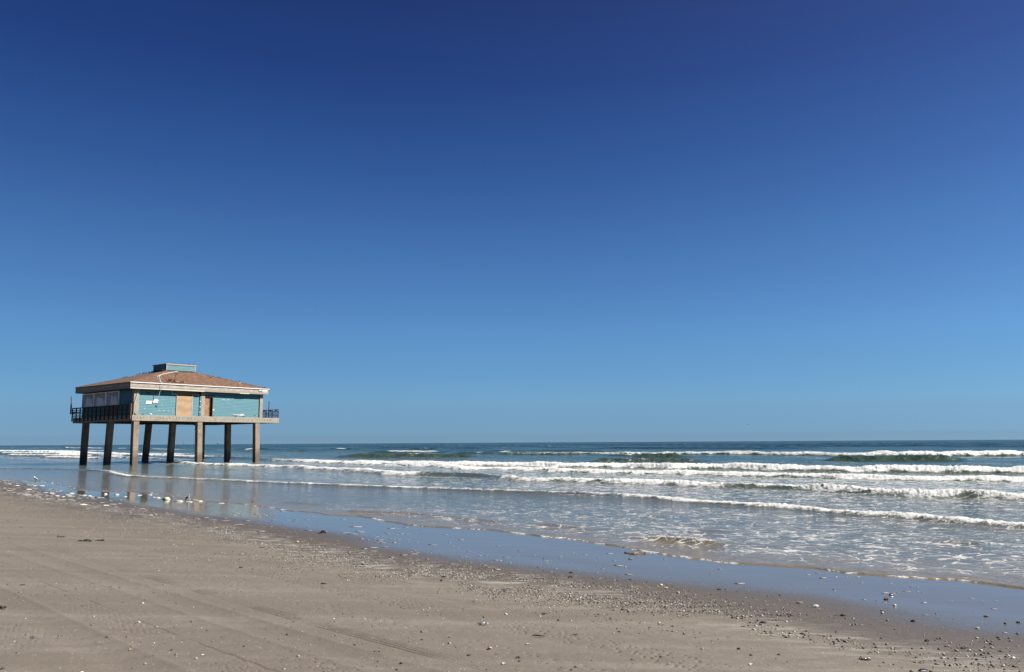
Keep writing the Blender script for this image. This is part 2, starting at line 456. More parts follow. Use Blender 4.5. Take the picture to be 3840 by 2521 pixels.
# individual caps offshore
for (x0, y0, x1, y1, A, wd, I) in ((1452,1701,1640,1701,.55,5,.95),(1345,1716,1382,1716,.55,3,.8),(1513,1717,1593,1717,.5,3,.95),(1250,1689,1303,1689,.6,6,.9),
                    (1862,1701,1920,1701,.5,6,.85),(1775,1704,1830,1704,.3,5,.7),(2332,1714,2390,1714,.4,3,.8),(790,1692,880,1692,.3,5,.7),(245,1683,385,1684,.55,10,.9),
                    (437,1685,478,1685,.5,8,.9),(915,1691,952,1691,.4,7,.9),(560,1689,730,1691,.35,6,.6),(100,1683,235,1684,.4,8,.6),(15,1679,60,1679,.6,12,.7),
                    (0,1704,300,1707,.55,5,.95),(40,1711,345,1716,.45,4,.9),(175,1719,372,1724,.35,3,.9),(0,1697,290,1699,.7,7,.95),(300,1694,420,1696,.5,6,.8),(380,1712,480,1713,.35,4,.8),
                    (560,1707,700,1710,.4,4,.85),(640,1716,780,1720,.3,3,.7),(2240,1731,2606,1733,.40,1,.0),(3126,1728,3580,1729,.5,1,.0),(2400,1718,2560,1718,.45,1,.05),(1383,1718,1770,1718,.5,1,.05),
                    (1570,1690,1605,1690,.6,6,.6),(1080,1693,1130,1694,.3,5,.4),(650,1712,900,1718,.3,3,.35)):
    v0, u0, v1, u1 = cap(x0, y0, x1, y1)
    uc = u0 + (u1-u0)*(v-v0)/(v1-v0+1e-6)
    along = ss(v0-1.5*(wd), v0+1, v)*(1-ss(v1-1, v1+1.5*wd, v))
    inn = ss(v0-.6, v0+1.2, v)*(1-ss(v1-1.2, v1+.6, v))
    uc = np.clip(uc, min(u0,u1)-8, max(u0,u1)+8) + .8*(fbm(v*.4, v*0+x0, 190, 3)-.5)*2
    d = u-uc
    h = A*np.where(d < 0, np.exp(-(d/.7)**2), np.exp(-(d/3.5)**2))*along
    Z = np.maximum(Z, h)
    foam = np.maximum(foam, ss(-1.0, -.2, d)*(1-ss(wd*.4, wd, d))*inn*I)
# green swells beyond the surf
off = ss(58, 72, u)
ph = u/15.5*2*math.pi + 5.0*(fbm(u*.012, v*.010, 200, 3)-.5) + v*.02
swa = off*(.12 + .60*ss(.42, .68, fbm(u*.030, v*.016, 205, 3)))*ss(2500, 300, RR)
crest = (np.maximum(0, .5+.5*np.sin(ph)))**2.6
Z = Z + swa*crest*(1-.6*np.clip(foam, 0, 1))
wcap = off*crest*ss(.66, .76, fbm(u*.03, v*.05, 207, 3))*ss(.9, 1.0, crest)
foam = np.maximum(foam, wcap*.6)
# low undulations and chop inside the surf zone
chop = .020*(fbm(u*1.6, v*.55, 210, 4)-.5)*ss(0, 3, u-e) + .06*(fbm(u*.7, v*.22, 211, 3)-.5)*ss(26, 40, u)
Z = Z + chop*ss(900, 200, RR) + .22*(fbm(u*.22, v*.08, 214, 4)-.5)*off*ss(1500, 200, RR)
# little spilling wavelets close in
for (x0, y0, x1, y1, A, I) in ((1295,1918,1570,1930,.04,.35),(1570,1930,1900,1962,.03,.25),(1990,1966,2240,1990,.035,.4),(2395,2022,2700,2045,.08,.75),(2600,1992,2700,1995,.04,.1),
                     (1660,1863,1700,1866,.05,.2),(2380,1945,2500,1940,.03,.1),(3480,2036,3720,2040,.04,.15),(1060,1884,1200,1892,.03,.12),(1930,1857,2210,1838,.06,.6)):
    v0, u0, v1, u1 = cap(x0, y0, x1, y1)
    uc = u0 + (u1-u0)*(v-v0)/(v1-v0) + .15*(fbm(v*1.5, v*0+x0, 220, 3)-.5)*2
    along = ss(v0-.5, v0+.6, v)*(1-ss(v1-.6, v1+.5, v))
    d = u-uc
    Z = Z + A*np.where(d < 0, np.exp(-(d/.13)**2), np.exp(-(d/.6)**2))*along
    foam = np.maximum(foam, ss(-.15, 0, d)*(1-ss(.15, .45, d))*along*I)
# swash edge: a thin lip of foam on the sand
de = u - e
lipI = .25 + .75*ss(.30, .6, fbm(v*1.6, v*0+4, 230, 3))
Z = Z + .010 + .012*np.exp(-((de-.10)/.09)**2) - .05*ss(.06, -.1, de)
foam = np.maximum(foam, ss(-.03, .02, de)*(1-ss(.02, .06+.07*vn(v*3, v*0, 231), de))*lipI*.85)
edgewob = ss(.0, .35, de)*(1-ss(.5, 1.3, de))
Z = Z + edgewob*.014*(fbm(u*5, v*5, 232, 3)-.5)
foam = np.maximum(foam, edgewob*.30)
# bubbly relief inside the foam
fm = np.clip(foam, 0, 1)
zr = ss(400, 60, RR)
big = fbm(u*1.3, v*1.3, 240, 4); mid = np.abs(fbm(u*4.5, v*4.5, 243, 4)-.5)*2; fine = fbm(u*11, v*11, 246, 3)
zc = np.clip(Z, 0, .6)
Z = Z + fm*((.26*zc+.006)*(big-.45)*1.4 + (.14*zc+.008)*(.45-mid)*1.3 + .095*(fine-.5)*np.clip(Z/.12, .2, 1.6))*zr
# lace (old broken foam lying on the surface)
rt = ss(75, 18, v)
lace = np.clip(.75*lacebase, 0, 1)
lace = np.maximum(lace, ss(45, 48, u)*(1-ss(52, 58, u))*ss(110, 60, v)*.95)
lace = np.maximum(lace, ss(35.5, 37, u)*(1-ss(46, 49, u))*(.35+.55*rt))
lace = np.maximum(lace, ss(25.5, 27, u)*(1-ss(34, 36, u))*(.10+.48*rt))
lace = np.maximum(lace, ss(.2, 1.5, de)*(1-ss(23, 25, u))*(.06+.44*ss(30, 9, v)))
lace = lace*(.45+.9*fbm(u*.55, v*.22, 250, 3))
depth = u - e
t = NT('sea_water')
P = t.coord(kind='Object')
dep = t.attr('depth')
base = t.ramp(t.math('DIVIDE', dep, 140.0, clamp=True), [(0, (.22, .175, .120)), (.015, (.17, .15, .115)), (.04, (.135, .130, .105)), (.09, (.110, .118, .096)), (.25, (.066, .098, .070)), (.45, (.046, .076, .056)), (.7, (.030, .066, .042)), (1, (.014, .040, .030))])
big = t.noise(t.coord(scale=(.35, .35, 1)), .35, 4, .6)
base = t.mix(t.maprange(big, .4, .7, 0, .35), base, (.06, .10, .065))
# foam
fat = t.attr('foam'); lat = t.attr('lace')
fn = t.noise(P, 2.3, 7, .82)
fn2 = t.noise(P, 15, 4, .75)
fmix = t.math('ADD', t.math('MULTIPLY', fn, .6), t.math('MULTIPLY', fn2, .4))
thr = t.maprange(fat, 0, 1, .70, .405)
solid = t.maprange(t.math('SUBTRACT', fmix, thr), -.04, .07)
solid = t.math('MULTIPLY', solid, t.maprange(fat, .02, .12))
warp = t.n('TexNoise'); warp.inputs['Scale'].default_value = 1.7; warp.inputs['Detail'].default_value = 4
t.l(P, warp.inputs['Vector'])
wv = t.n('VectorMath', operation='SCALE'); t.l(warp.outputs['Color'], wv.inputs[0]); wv.inputs['Scale'].default_value = .9
wa = t.n('VectorMath', operation='ADD'); t.l(P, wa.inputs[0]); t.l(wv.outputs[0], wa.inputs[1])
sc = t.n('Mapping'); sc.inputs['Scale'].default_value = (1, 1.15, 0); t.l(wa.outputs[0], sc.inputs['Vector'])
v1 = t.n('TexVoronoi', feature='DISTANCE_TO_EDGE'); v1.inputs['Scale'].default_value = 2.1; t.l(sc.outputs[0], v1.inputs['Vector'])
v2 = t.n('TexVoronoi', feature='DISTANCE_TO_EDGE'); v2.inputs['Scale'].default_value = 5.5; t.l(sc.outputs[0], v2.inputs['Vector'])
pn = t.noise(P, 1.1, 4, .6)
lt = t.math('MULTIPLY', lat, t.maprange(pn, .35, .62))
l1 = t.maprange(t.math('SUBTRACT', v1.outputs['Distance'], t.math('MULTIPLY', lt, .115)), -.015, .02, 1, 0)
l2 = t.maprange(t.math('SUBTRACT', v2.outputs['Distance'], t.math('MULTIPLY', t.math('SUBTRACT', lt, .25), .16)), -.02, .02, 1, 0)
lm = t.math('MULTIPLY', t.math('MAXIMUM', l1, l2), t.maprange(t.noise(P, 2.6, 4, .6), .38, .52))
lm = t.math('MULTIPLY', lm, t.maprange(lt, .02, .10))
lm = t.math('MULTIPLY', lm, .62)
mask = t.math('MAXIMUM', solid, lm)
col = t.mix(mask, base, (1.1, 1.1, 1.1))
rough = t.mix(mask, t.maprange(dep, 0, 400, .07, .22), .85)
# ripples
w1 = t.noise(t.coord(scale=(1.6, .75, 1), rot=(0, 0, math.radians(45))), 1.6, 5, .6, .3)
w1 = t.noise(t.coord(scale=(1, 1, 1)), 1.4, 6, .62, .4)
w2 = t.noise(P, .28, 5, .62, .3)
far = t.maprange(dep, 20, 90, 0, 1)
nb = t.bump(w1, t.maprange(dep, 0, 60, .60, 1.0), .16)
nb = t.bump(w2, t.math('MULTIPLY', far, 1.0), 1.4, nb)
nb = t.bump(t.noise(P, 9, 5, .75), t.math('MULTIPLY', mask, .9), .16, nb)
t.b.inputs['Specular IOR Level'].default_value = .31
t.set(Base_Color=col, Roughness=rough, Normal=nb, IOR=1.333)
sea = grid_obj('sea_water', X, Y, Z, keep, t.m, dict(foam=foam, lace=lace, depth=depth))
tag(sea, kind='structure')

# ------------------------------------------------------------------ materials of the stilt house
def concrete(name, c, dirt=.5):
    t = NT(name)
    P = t.coord()
    n = t.noise(P, 1.3, 6, .65); n2 = t.noise(P, 9, 5, .6); n3 = t.noise(t.coord(scale=(2.5, 2.5, .35)), 2.2, 5, .6)
    col = t.ramp(n, [(.3, tuple(x*.72 for x in c)), (.55, c), (.75, tuple(min(1, x*1.18) for x in c))])
    col = t.mix(t.maprange(n3, .52, .72, 0, dirt), col, (.11, .075, .05))
    col = t.mix(t.maprange(n2, .58, .72, 0, .35), col, (.10, .095, .085))
    t.set(Base_Color=col, Roughness=.92, Normal=t.bump(n2, .5, .03))
    return t
t = concrete('weathered_concrete', (.37, .33, .27), .35); CONC = t.m
t = NT('pile_concrete')      # weathered piles with a tide stain low down
P = t.coord()
sx_ = t.n('SeparateXYZ'); t.l(P, sx_.inputs[0])
n = t.noise(P, 1.1, 6, .65); n2 = t.noise(P, 8, 5, .65)
col = t.ramp(n, [(.3, (.18, .135, .095)), (.5, (.29, .225, .165)), (.7, (.36, .29, .225))])
col = t.mix(t.maprange(n2, .55, .72, 0, .5), col, (.16, .11, .07))
zz = t.math('ADD', sx_.outputs[2], t.math('MULTIPLY', t.math('SUBTRACT', n, .5), 1.4))
col = t.mix(t.maprange(zz, .8, 1.7, .9, 0), col, (.115, .085, .060))
t.set(Base_Color=col, Roughness=.9, Normal=t.bump(n2, .5, .03)); PILE = t.m
def teal(name, c):
    t = NT(name)
    P = t.coord()
    n = t.noise(t.coord(scale=(.5, .5, 2)), 1.8, 5, .6); n2 = t.noise(P, 14, 4, .6)
    col = t.ramp(n, [(.3, tuple(x*.85 for x in c)), (.7, tuple(x*1.12 for x in c))])
    col = t.mix(t.maprange(n2, .68, .74, 0, .5), col, (.30, .42, .42))
    pch = t.noise(t.coord(scale=(.9, .9, .9)), .8, 4, .5)
    col = t.mix(t.maprange(pch, .64, .76, 0, .3), col, (.26, .36, .30))
    t.set(Base_Color=col, Roughness=.6, Normal=t.bump(n2, .15, .01)); return t.m
TEAL = teal('teal_painted_boards', (.034, .190, .245))
BEIGE = simple('beige_trim', (.40, .34, .275), .75, .12, 1.5, bump=.2)
t = NT('peeling_fascia')
P = t.coord()
sx_ = t.n('SeparateXYZ'); t.l(P, sx_.inputs[0])
n = t.noise(t.coord(scale=(.7, .7, 6)), 2.2, 6, .7); n2 = t.noise(P, 6, 5, .65)
band = t.math('SUBTRACT', 1.0, t.math('ABSOLUTE', t.math('DIVIDE', t.math('SUBTRACT', sx_.outputs[2], 8.60), .17)), clamp=True)
fr = t.noise(t.coord(scale=(.6, .6, 3)), 2.6, 6, .8)
col = t.ramp(n2, [(.3, (.29, .245, .20)), (.7, (.34, .29, .24))])
pm = t.math('MULTIPLY', t.maprange(band, .0, .5), t.maprange(fr, .47, .56))
col = t.mix(t.math('MULTIPLY', pm, .85), col, (.55, .52, .47))
pd = t.math('MULTIPLY', t.maprange(band, .3, .8), t.maprange(n, .60, .66))
col = t.mix(t.math('MULTIPLY', pd, .8), col, (.13, .10, .09))
t.set(Base_Color=col, Roughness=.8, Normal=t.bump(fr, .3, .02)); FASCIA = t.m
t = NT('brown_shingles')
P = t.coord()
sx_ = t.n('SeparateXYZ'); t.l(P, sx_.inputs[0])
course = t.math('FRACT', t.math('MULTIPLY', sx_.outputs[2], 17.0))
cell = t.n('TexNoise'); cell.inputs['Scale'].default_value = 1; cell.inputs['Detail'].default_value = 3
cmb = t.n('CombineXYZ')
t.l(t.math('MULTIPLY', t.math('ADD', sx_.outputs[0], sx_.outputs[1]), 1.6), cmb.inputs[0]); t.l(t.math('FLOOR', t.math('MULTIPLY', sx_.outputs[2], 17.0)), cmb.inputs[1])
t.l(cmb.outputs[0], cell.inputs['Vector'])
n = t.noise(P, .5, 4, .6)
col = t.ramp(cell.outputs['Fac'], [(.34, (.080, .036, .019)), (.5, (.145, .069, .036)), (.62, (.26, .145, .082))])
col = t.mix(t.maprange(n, .4, .7, 0, .4), col, (.135, .072, .044))
col = t.mix(t.maprange(course, .0, .22, .65, 0), col, (.07, .04, .028))
t.set(Base_Color=col, Roughness=.95, Normal=t.bump(course, .4, .02)); SHING = t.m
def wood(name, a, b, c, sc=(1, 1, 1), knots=True):
    t = NT(name)
    P = t.coord(scale=sc)
    n = t.noise(P, 1.6, 6, .6, 2.2)
    wv_ = t.n('TexWave', wave_type='RINGS'); wv_.inputs['Scale'].default_value = .55; wv_.inputs['Distortion'].default_value = 7; wv_.inputs['Detail'].default_value = 3
    t.l(P, wv_.inputs['Vector'])
    col = t.mix(t.maprange(wv_.outputs['Fac'], .2, .9), a, b)
    col = t.mix(t.maprange(n, .58, .72, 0, .7), col, c)
    t.set(Base_Color=col, Roughness=.8); return t.m
PLY = wood('plywood', (.46, .31, .18), (.39, .24, .13), (.27, .14, .07), (1, 1, .6))
DOORW = wood('old_door_wood', (.34, .195, .095), (.27, .145, .065), (.15, .075, .035), (3, 3, .5))
RAWW = wood('raw_timber', (.24, .14, .07), (.30, .18, .09), (.12, .07, .04), (.6, .6, 3))
DARKW = simple('dark_railing_timber', (.060, .036, .026), .85, .4, 4, bump=.3)
RUST = simple('rusty_steel', (.13, .055, .03), .9, .5, 6)
WHITEM = simple('white_metal', (.60, .60, .59), .45, .08, 2)
WHITEP = simple('white_board', (.80, .80, .78), .7, .06, 3)
GREYM = simple('grey_louvre', (1.8, 1.8, 1.82), .5, .1, 3)
GLAREM = simple('window_glare', (1.6, 1.65, 1.75), .25, .12, .9)  # glare behind the slats, put into a near-white colour
VOIDM = simple('dark_interior', (.012, .012, .013), .9, .2, 2)
UNDER = simple('shaded_underside', (.11, .085, .065), .95, .4, 1.2)  # darkened colour carries the shade under the deck and eaves
YEL = simple('yellow_notice', (.85, .75, .12), .7, .05, 3)
RED = simple('reddish_jamb', (.13, .045, .025), .85, .3, 4)

# ------------------------------------------------------------------ stilt house
TH = .88
H0 = (-41.02, 88.08)
house = empty('stilt_house', (H0[0], H0[1], 0), TH)
tag(house, 'abandoned teal and beige building with brown hip roof standing on concrete piles in the surf', 'building')
A1, B1 = 18.5, 14.95
WA0, WA1, WB0, WB1 = .30, 16.05, .17, 13.2      # walls
def each(name, mat, parent, boxes):
    for b_ in boxes:
        q_ = MB(); q_.box(*b_); q_.build(name, mat, parent)
# slab: rim beams, deck, joists
mb = MB()
mb.box(0, A1, 0, .45, 4.77, 5.40); mb.box(0, A1, B1-.45, B1, 4.77, 5.40)
mb.box(0, .45, .452, B1-.452, 4.772, 5.398); mb.box(A1-.45, A1, .452, B1-.452, 4.772, 5.398)
mb.box(.452, A1-.452, .452, B1-.452, 5.12, 5.395)
slab = mb.build('deck_slab', CONC, house, bevel=.03)
mb = MB()
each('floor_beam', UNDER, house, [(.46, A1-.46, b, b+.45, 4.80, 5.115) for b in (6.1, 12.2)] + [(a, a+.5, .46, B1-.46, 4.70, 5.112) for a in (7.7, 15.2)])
bh = []                                               # bolt holes left on the face where the railing was torn off
for k in range(46):
    a = .55 + k*.37
    if random.random() < .80:
        z = 5.14 + random.uniform(-.03, .03)
        r = random.uniform(.02, .036)
        bh.append((a-r, a+r, -.012, .01, z-.02, z+.05))
        if random.random() < .8: bh.append((a-r*.8, a+r*.8, -.012, .01, z-.13, z-.08))
each('bolt_hole', VOIDM, house, bh)
each('repair_patch', simple('grey_mortar', (.30, .28, .25), .95, .3, 4), house, [(16.35, 16.42, -.006, .02, 4.80, 5.38), (17.95, 17.97, -.006, .02, 4.80, 5.38),
     (12.9, 12.93, -.006, .02, 4.80, 5.38), (6.35, 6.9, -.006, .02, 4.95, 5.36)])
# piles: (a at top, b at top, lean towards picture right at the foot)
rt_l = Vector((math.cos(TH), -math.sin(TH), 0))          # world +x in house axes
fw_l = Vector((math.sin(TH), math.cos(TH), 0))
PILES = [(.55, .38, .07), (7.95, .38, .15), (15.5, .38, .15),
         (.55, 6.25, -.15), (7.95, 6.3, -.13), (15.5, 6.7, .12),
         (.55, 12.55, -.06), (7.95, 12.2, -.25), (15.5, 12.9, .05)]
for a, b, lean in PILES:
    mb = MB()
    n = 10
    vs = []; fs = []
    wd = .31
    for k in range(n+1):
        z = -2.2 + (4.76+2.2)*k/n
        tt = 1-(z/4.76)
        c = Vector((a, b, z)) + rt_l*lean*tt
        ww = wd*(1 + random.uniform(-.012, .012))
        ch = .03
        for dx, dy in ((-ww+ch,-ww),(ww-ch,-ww),(ww,-ww+ch),(ww,ww-ch),(ww-ch,ww),(-ww+ch,ww),(-ww,ww-ch),(-ww,-ww+ch)):
            vs.append((c.x+dx, c.y+dy, z))
    for k in range(n):
        for q in range(8): fs.append((k*8+q, k*8+(q+1)%8, (k+1)*8+(q+1)%8, (k+1)*8+q))
    fs.append(tuple(range(7,-1,-1))); fs.append(tuple(n*8+q for q in range(8)))
    mb.add(vs, fs); mb.build('pile', PILE, house)

def siding(a0, a1, z0, z1, b, axis='a', pitch=.168, lap=.026, holes=()):
    """lapped boards facing -b (axis a) or -a (axis b)"""
    mb = MB(); z = z0
    while z < z1-.001:
        zt = min(z+pitch, z1)
        if axis == 'a':
            mb.add([(a0,b-lap,z),(a1,b-lap,z),(a1,b,z+.001 if False else z),(a0,b,z),(a0,b-.004,zt),(a1,b-.004,zt),(a1,b+.03,zt),(a0,b+.03,zt)],
                   [(0,1,5,4),(0,3,2,1),(4,5,6,7),(3,7,6,2),(0,4,7,3),(1,2,6,5)])
        else:
            mb.add([(b-lap,a0,z),(b-lap,a1,z),(b,a1,z),(b,a0,z),(b-.004,a0,zt),(b-.004,a1,zt),(b+.03,a1,zt),(b+.03,a0,zt)],
                   [(4,5,1,0),(1,2,3,0),(7,6,5,4),(2,6,7,3),(3,7,4,0),(5,6,2,1)])
        z = zt
    return mb
# front wall: left bay, small bay, right bay
zb = 5.40
wf = WB0
siding(.70, 4.96, zb+.012, 8.22, wf).build('wall', TEAL, house)
mb = siding(6.95, 7.78, zb+.012, 7.92, wf); mb.build('wall', TEAL, house)
mb = siding(9.47, 15.62, zb+.012, 8.22, wf); mb.build('wall', TEAL, house)
each('inner_wall', VOIDM, house, [(4.96, 9.45, .34, .42, 7.68, 8.2), (.75, 15.7, .43, .50, 5.41, 8.19)])
# plywood bay
mb = MB(); mb.box(5.06, 6.83, .10, .14, zb+.01, 7.72); ply = mb.build('plywood_board', PLY, house)
ply['label'] = 'pale new plywood sheet closing the doorway'
each('door_frame', BEIGE, house, [(4.965, 5.055, .08, .30, zb+.005, 7.80), (6.835, 6.945, .08, .30, zb+.005, 7.80)])
mb = MB(); mb.box(4.70, 7.80, .14, .30, 7.81, 7.98); mb.box(4.55, 6.2, .20, .30, 7.985, 8.2); mb.box(5.6, 7.2, .155, .20, 8.03, 8.16); mb.build('header_beam', RAWW, house)
mb = MB(); mb.box(6.96, 7.55, .12, .33, 7.95, 8.17); mb.build('duct_box', simple('dark_teal_box', (.03, .09, .14), .6, .2, 3), house)
mb = MB(); mb.bar((4.42, .10, 8.21), (4.40, .10, 7.86), .07); mb.bar((4.38, .08, 7.86), (4.98, .09, 7.80), .06); mb.build('bent_trim', WHITEM, house)
# trim strip with white clips beside the pillar
mb = MB(); mb.box(7.79, 7.93, .06, .33, zb+.005, 7.70); mb.build('corner_board', TEAL, house)
each('white_clip', WHITEP, house, [(7.78, 7.90, .035, .058, z-.05, z+.05) for z in (7.12, 6.48, 5.88)])
# concrete posts
for a0, a1, nm in ((.10, .695, ''), (7.95, 8.42, ''), (15.70, 16.12, '')):
    mb = MB(); mb.box(a0, a1, .04, .55, zb+.002, 8.21); p = mb.build('post', CONC, house, bevel=.02)
each('wall_gap', VOIDM, house, [(15.635, 15.66, .12, .3, zb+.005, 8.2)])
# door bay
d0 = MB(); d0.box(8.43, 9.10, .24, .29, zb+.01, 7.58); door = d0.build('door', DOORW, house); door['label'] = 'brown weathered timber door'
mb = MB(); mb.box(8.97, 9.03, .215, .238, 6.35, 6.42); mb.build('handle', RUST, door)
mb = MB(); mb.box(9.11, 9.40, .34, .38, zb+.005, 7.60); mb.build('door_opening', VOIDM, house)
each('door_jamb', RED, house, [(9.405, 9.465, .07, .36, zb+.005, 7.64), (9.11, 9.16, .20, .335, zb+.007, 7.595)])
mb = MB(); mb.box(8.425, 9.50, .09, .36, 7.645, 7.84); mb.build('door_header', DARKW, house)
mb = MB(); mb.box(8.43, 9.5, .2, .33, 7.845, 8.2); mb.build('door_fascia', TEAL, house)
mb = MB(); mb.box(9.45, 9.68, .125, .14, 6.12, 6.28); mb.build('notice', YEL, house)
# openings and torn white boards on the wall
mb = MB(); mb.box(1.52, 2.12, .115, .15, 7.78, 8.05); mb.build('vent_opening', DOORW, house)
each('vent_slot', VOIDM, house, [(1.58, 1.98, .10, .112, 7.78, 7.90), (1.525, 1.56, .10, .112, 7.78, 7.93)])
def poly(name, pts, b0, b1, mat):
    mb = MB(); n = len(pts)
    mb.add([(a, b0, z) for a, z in pts] + [(a, b1, z) for a, z in pts],
           [tuple(range(n)), tuple(range(2*n-1, n-1, -1))] + [(i, i+n, (i+1) % n + n, (i+1) % n) for i in range(n)])
    return mb.build(name, mat, house)
poly('torn_board', [(1.44,6.62),(2.12,6.64),(2.17,6.78),(2.22,6.98),(1.52,6.97)], .105, .135, WHITEP)
poly('torn_board', [(2.24,6.78),(2.84,6.80),(2.84,6.98),(2.96,6.97),(2.80,7.12),(2.72,7.20),(2.44,7.20),(2.40,7.10),(2.30,7.06)], .10, .13, WHITEP)
poly('torn_board', [(1.95,5.52),(2.20,5.45),(2.26,5.52),(2.16,5.63),(1.96,5.62)], .11, .14, simple('pale_teal_chip', (.45, .70, .72), .7, .1, 3))
poly('torn_board', [(12.1,5.66),(13.2,5.60),(13.62,5.62),(13.62,5.75),(13.24,5.79),(13.12,5.71),(12.1,5.71)], .10, .13, WHITEP)
poly('wall_hole', [(2.58,6.48),(2.66,6.55),(2.70,6.45),(2.80,6.43),(2.80,6.33),(2.70,6.30),(2.58,6.38)], .125, .145, VOIDM)
poly('wall_hole', [(15.02,5.66),(15.12,5.74),(15.2,5.70),(15.12,5.60)], .125, .145, VOIDM)
poly('wall_hole', [(2.12,6.80),(2.20,6.90),(2.28,6.86),(2.24,6.74)], .09, .104, RUST)
chips = []                                             # chips of bare board in the paint
for a, z, ww in ((2.85,5.95,.26),(3.45,5.90,.22),(4.05,5.90,.12),(4.55,6.1,.08),(4.58,5.95,.08),(4.6,5.8,.08),(4.6,5.7,.07),(3.1,8.05,.03),(3.6,8.0,.03),(1.3,6.1,.2),(3.2,6.55,.12),
                 (10.6,7.40,.4),(11.3,7.42,.3),(13.2,7.55,.06),(14.9,6.2,.05),(12.4,6.7,.05)):
    chips.append((a, a+ww, .128, .143, z, z+.045))
each('paint_chip', simple('bare_chip', (.62, .70, .66), .8, .1, 3), house, chips)
# end wall (left in the picture): teal bay, louvre windows, panels below
siding(.56, 3.72, 5.41, 8.22, WA0, 'b').build('wall', TEAL, house)
mb = siding(3.73, WB1, 5.41, 6.50, WA0, 'b'); mb.build('wall', TEAL, house)
mb = MB(); mb.box(.40, .46, .6, WB1, 5.41, 8.2); mb.build('inner_wall', VOIDM, house)
mb = MB()
for b0, b1 in ((4.0, 6.9),):
    mb.box(WA0-.05, WA0-.028, b0, b1, 5.43, 6.46)
mb.build('wall_panel', simple('grey_brown_panel', (.16, .145, .13), .85, .15, 2), house)
for b0, b1 in ((3.80, 7.00), (7.05, 10.08), (10.13, 13.16)):
    fz0, fz1 = 6.56, 8.17
    fr_ = MB()
    fr_.box(.18, .30, b0, b0+.10, fz0, fz1); fr_.box(.18, .30, b1-.10, b1, fz0, fz1)
    fr_.box(.18, .30, b0+.102, b1-.102, fz0, fz0+.09); fr_.box(.18, .30, b0+.102, b1-.102, fz1-.07, fz1)
    fo_ = fr_.build('louvre_window', GREYM, house)
    s_ = MB()
    for k in range(15):
        z = fz0+.15+k*.095
        s_.add([(.20, b0+.1, z), (.20, b1-.1, z), (.245, b1-.1, z+.055), (.245, b0+.1, z+.055), (.206, b0+.1, z-.008), (.206, b1-.1, z-.008), (.251, b1-.1, z+.047), (.251, b0+.1, z+.047)],
               [(3,2,1,0),(4,5,6,7),(0,1,5,4),(1,2,6,5),(2,3,7,6),(3,0,4,7)])
    s_.build('slats', GREYM, fo_)
    p_ = MB(); p_.box(.275, .29, b0+.1, b1-.1, fz0+.09, fz1-.07); p_.build('dark_backing', VOIDM, fo_)
    p_ = MB(); c_ = random.uniform(.2, .45)*(b1-b0); p_.add([(.262, b0+.35, fz0+.1), (.262, b0+.35+c_*1.8, fz0+.1), (.262, b0+.25+c_*1.8, fz1-.45), (.262, b0+.8, fz1-.7),
            (.27, b0+.35, fz0+.1), (.27, b0+.35+c_*1.8, fz0+.1), (.27, b0+.25+c_*1.8, fz1-.45), (.27, b0+.8, fz1-.7)],
            [(3,2,1,0),(4,5,6,7),(0,1,5,4),(1,2,6,5),(2,3,7,6),(3,0,4,7)]); p_.build('glare_patch', GLAREM, fo_)  # bright sheet stands in for glare behind the slats
# hidden walls
mb = MB(); mb.box(WA1-.12, WA1, .56, WB1-.12, 5.41, 8.2); mb.build('wall', TEAL, house)
mb = MB(); mb.box(.47, WA1, WB1-.118, WB1, 5.41, 8.2); mb.build('wall', TEAL, house)
# roof
RA0, RA1, RB0, RB1, FB, FT = -.56, 16.54, -.42, 13.31, 8.23, 8.93
CA0, CA1, CB0, CB1, CZ0, CZ1 = 6.01, 9.71, 4.76, 8.0, 10.92, 11.72
mb = MB()
g = .05
o = [(RA0-g,RB0-g,FT),(RA1+g,RB0-g,FT),(RA1+g,RB1+g,FT),(RA0-g,RB1+g,FT)]
tp = [(CA0-.06,CB0-.06,10.84),(CA1+.06,CB0-.06,10.84),(CA1+.06,CB1+.06,10.84),(CA0-.06,CB1+.06,10.84)]
vs = o + tp + [(x, y, z-.06) for x, y, z in o]
mb.add(vs, [(0,1,5,4),(1,2,6,5),(2,3,7,6),(3,0,4,7),(4,5,6,7),(8,9,1,0),(9,10,2,1),(10,11,3,2),(11,8,0,3),(11,10,9,8)])
roof = mb.build('roof', SHING, house)
mb = MB(); mb.tube([(RA0-.05,RB0-.05,FT+.012), tuple(Vector((CA0,CB0,10.85)))], .035, 6); mb.tube([(RA1+.05,RB0-.05,FT+.012), (CA1,CB0,10.85)], .035, 6)
mb.tube([(RA0-.05,RB1+.05,FT+.012), (CA0,CB1,10.85)], .035, 6); mb.build('hip_cap', SHING, roof)
mb = MB()
mb.box(RA0, RA1, RB0, RB0+.05, FB, FT-.062); mb.box(RA0, RA1, RB1-.05, RB1, FB, FT-.062)
mb.box(RA0, RA0+.05, RB0+.052, RB1-.052, FB+.002, FT-.062); mb.box(RA1-.05, RA1, RB0+.052, RB1-.052, FB+.002, FT-.062)
mb.build('fascia', FASCIA, house)
mb = MB(); mb.box(RA0-.07, RA1+.09, RB0-.10, RB0-.005, FT-.09, FT+.008); gut = mb.build('drip_edge', WHITEP, house, bevel=.015)
each('fascia_strip', simple('pale_batten', (.72, .68, .55), .7, .08, 2), house, [(RA0-.01, 8.0, RB0-.03, RB0-.002, FB-.01, FB+.075), (12.6, 13.9, RB0-.03, RB0-.002, FB-.03, FB+.05)])
mb = MB(); mb.box(15.2, 16.42, RB0-.02, RB0-.002, 8.62, 8.78); mb.build('white_tag', WHITEP, house)
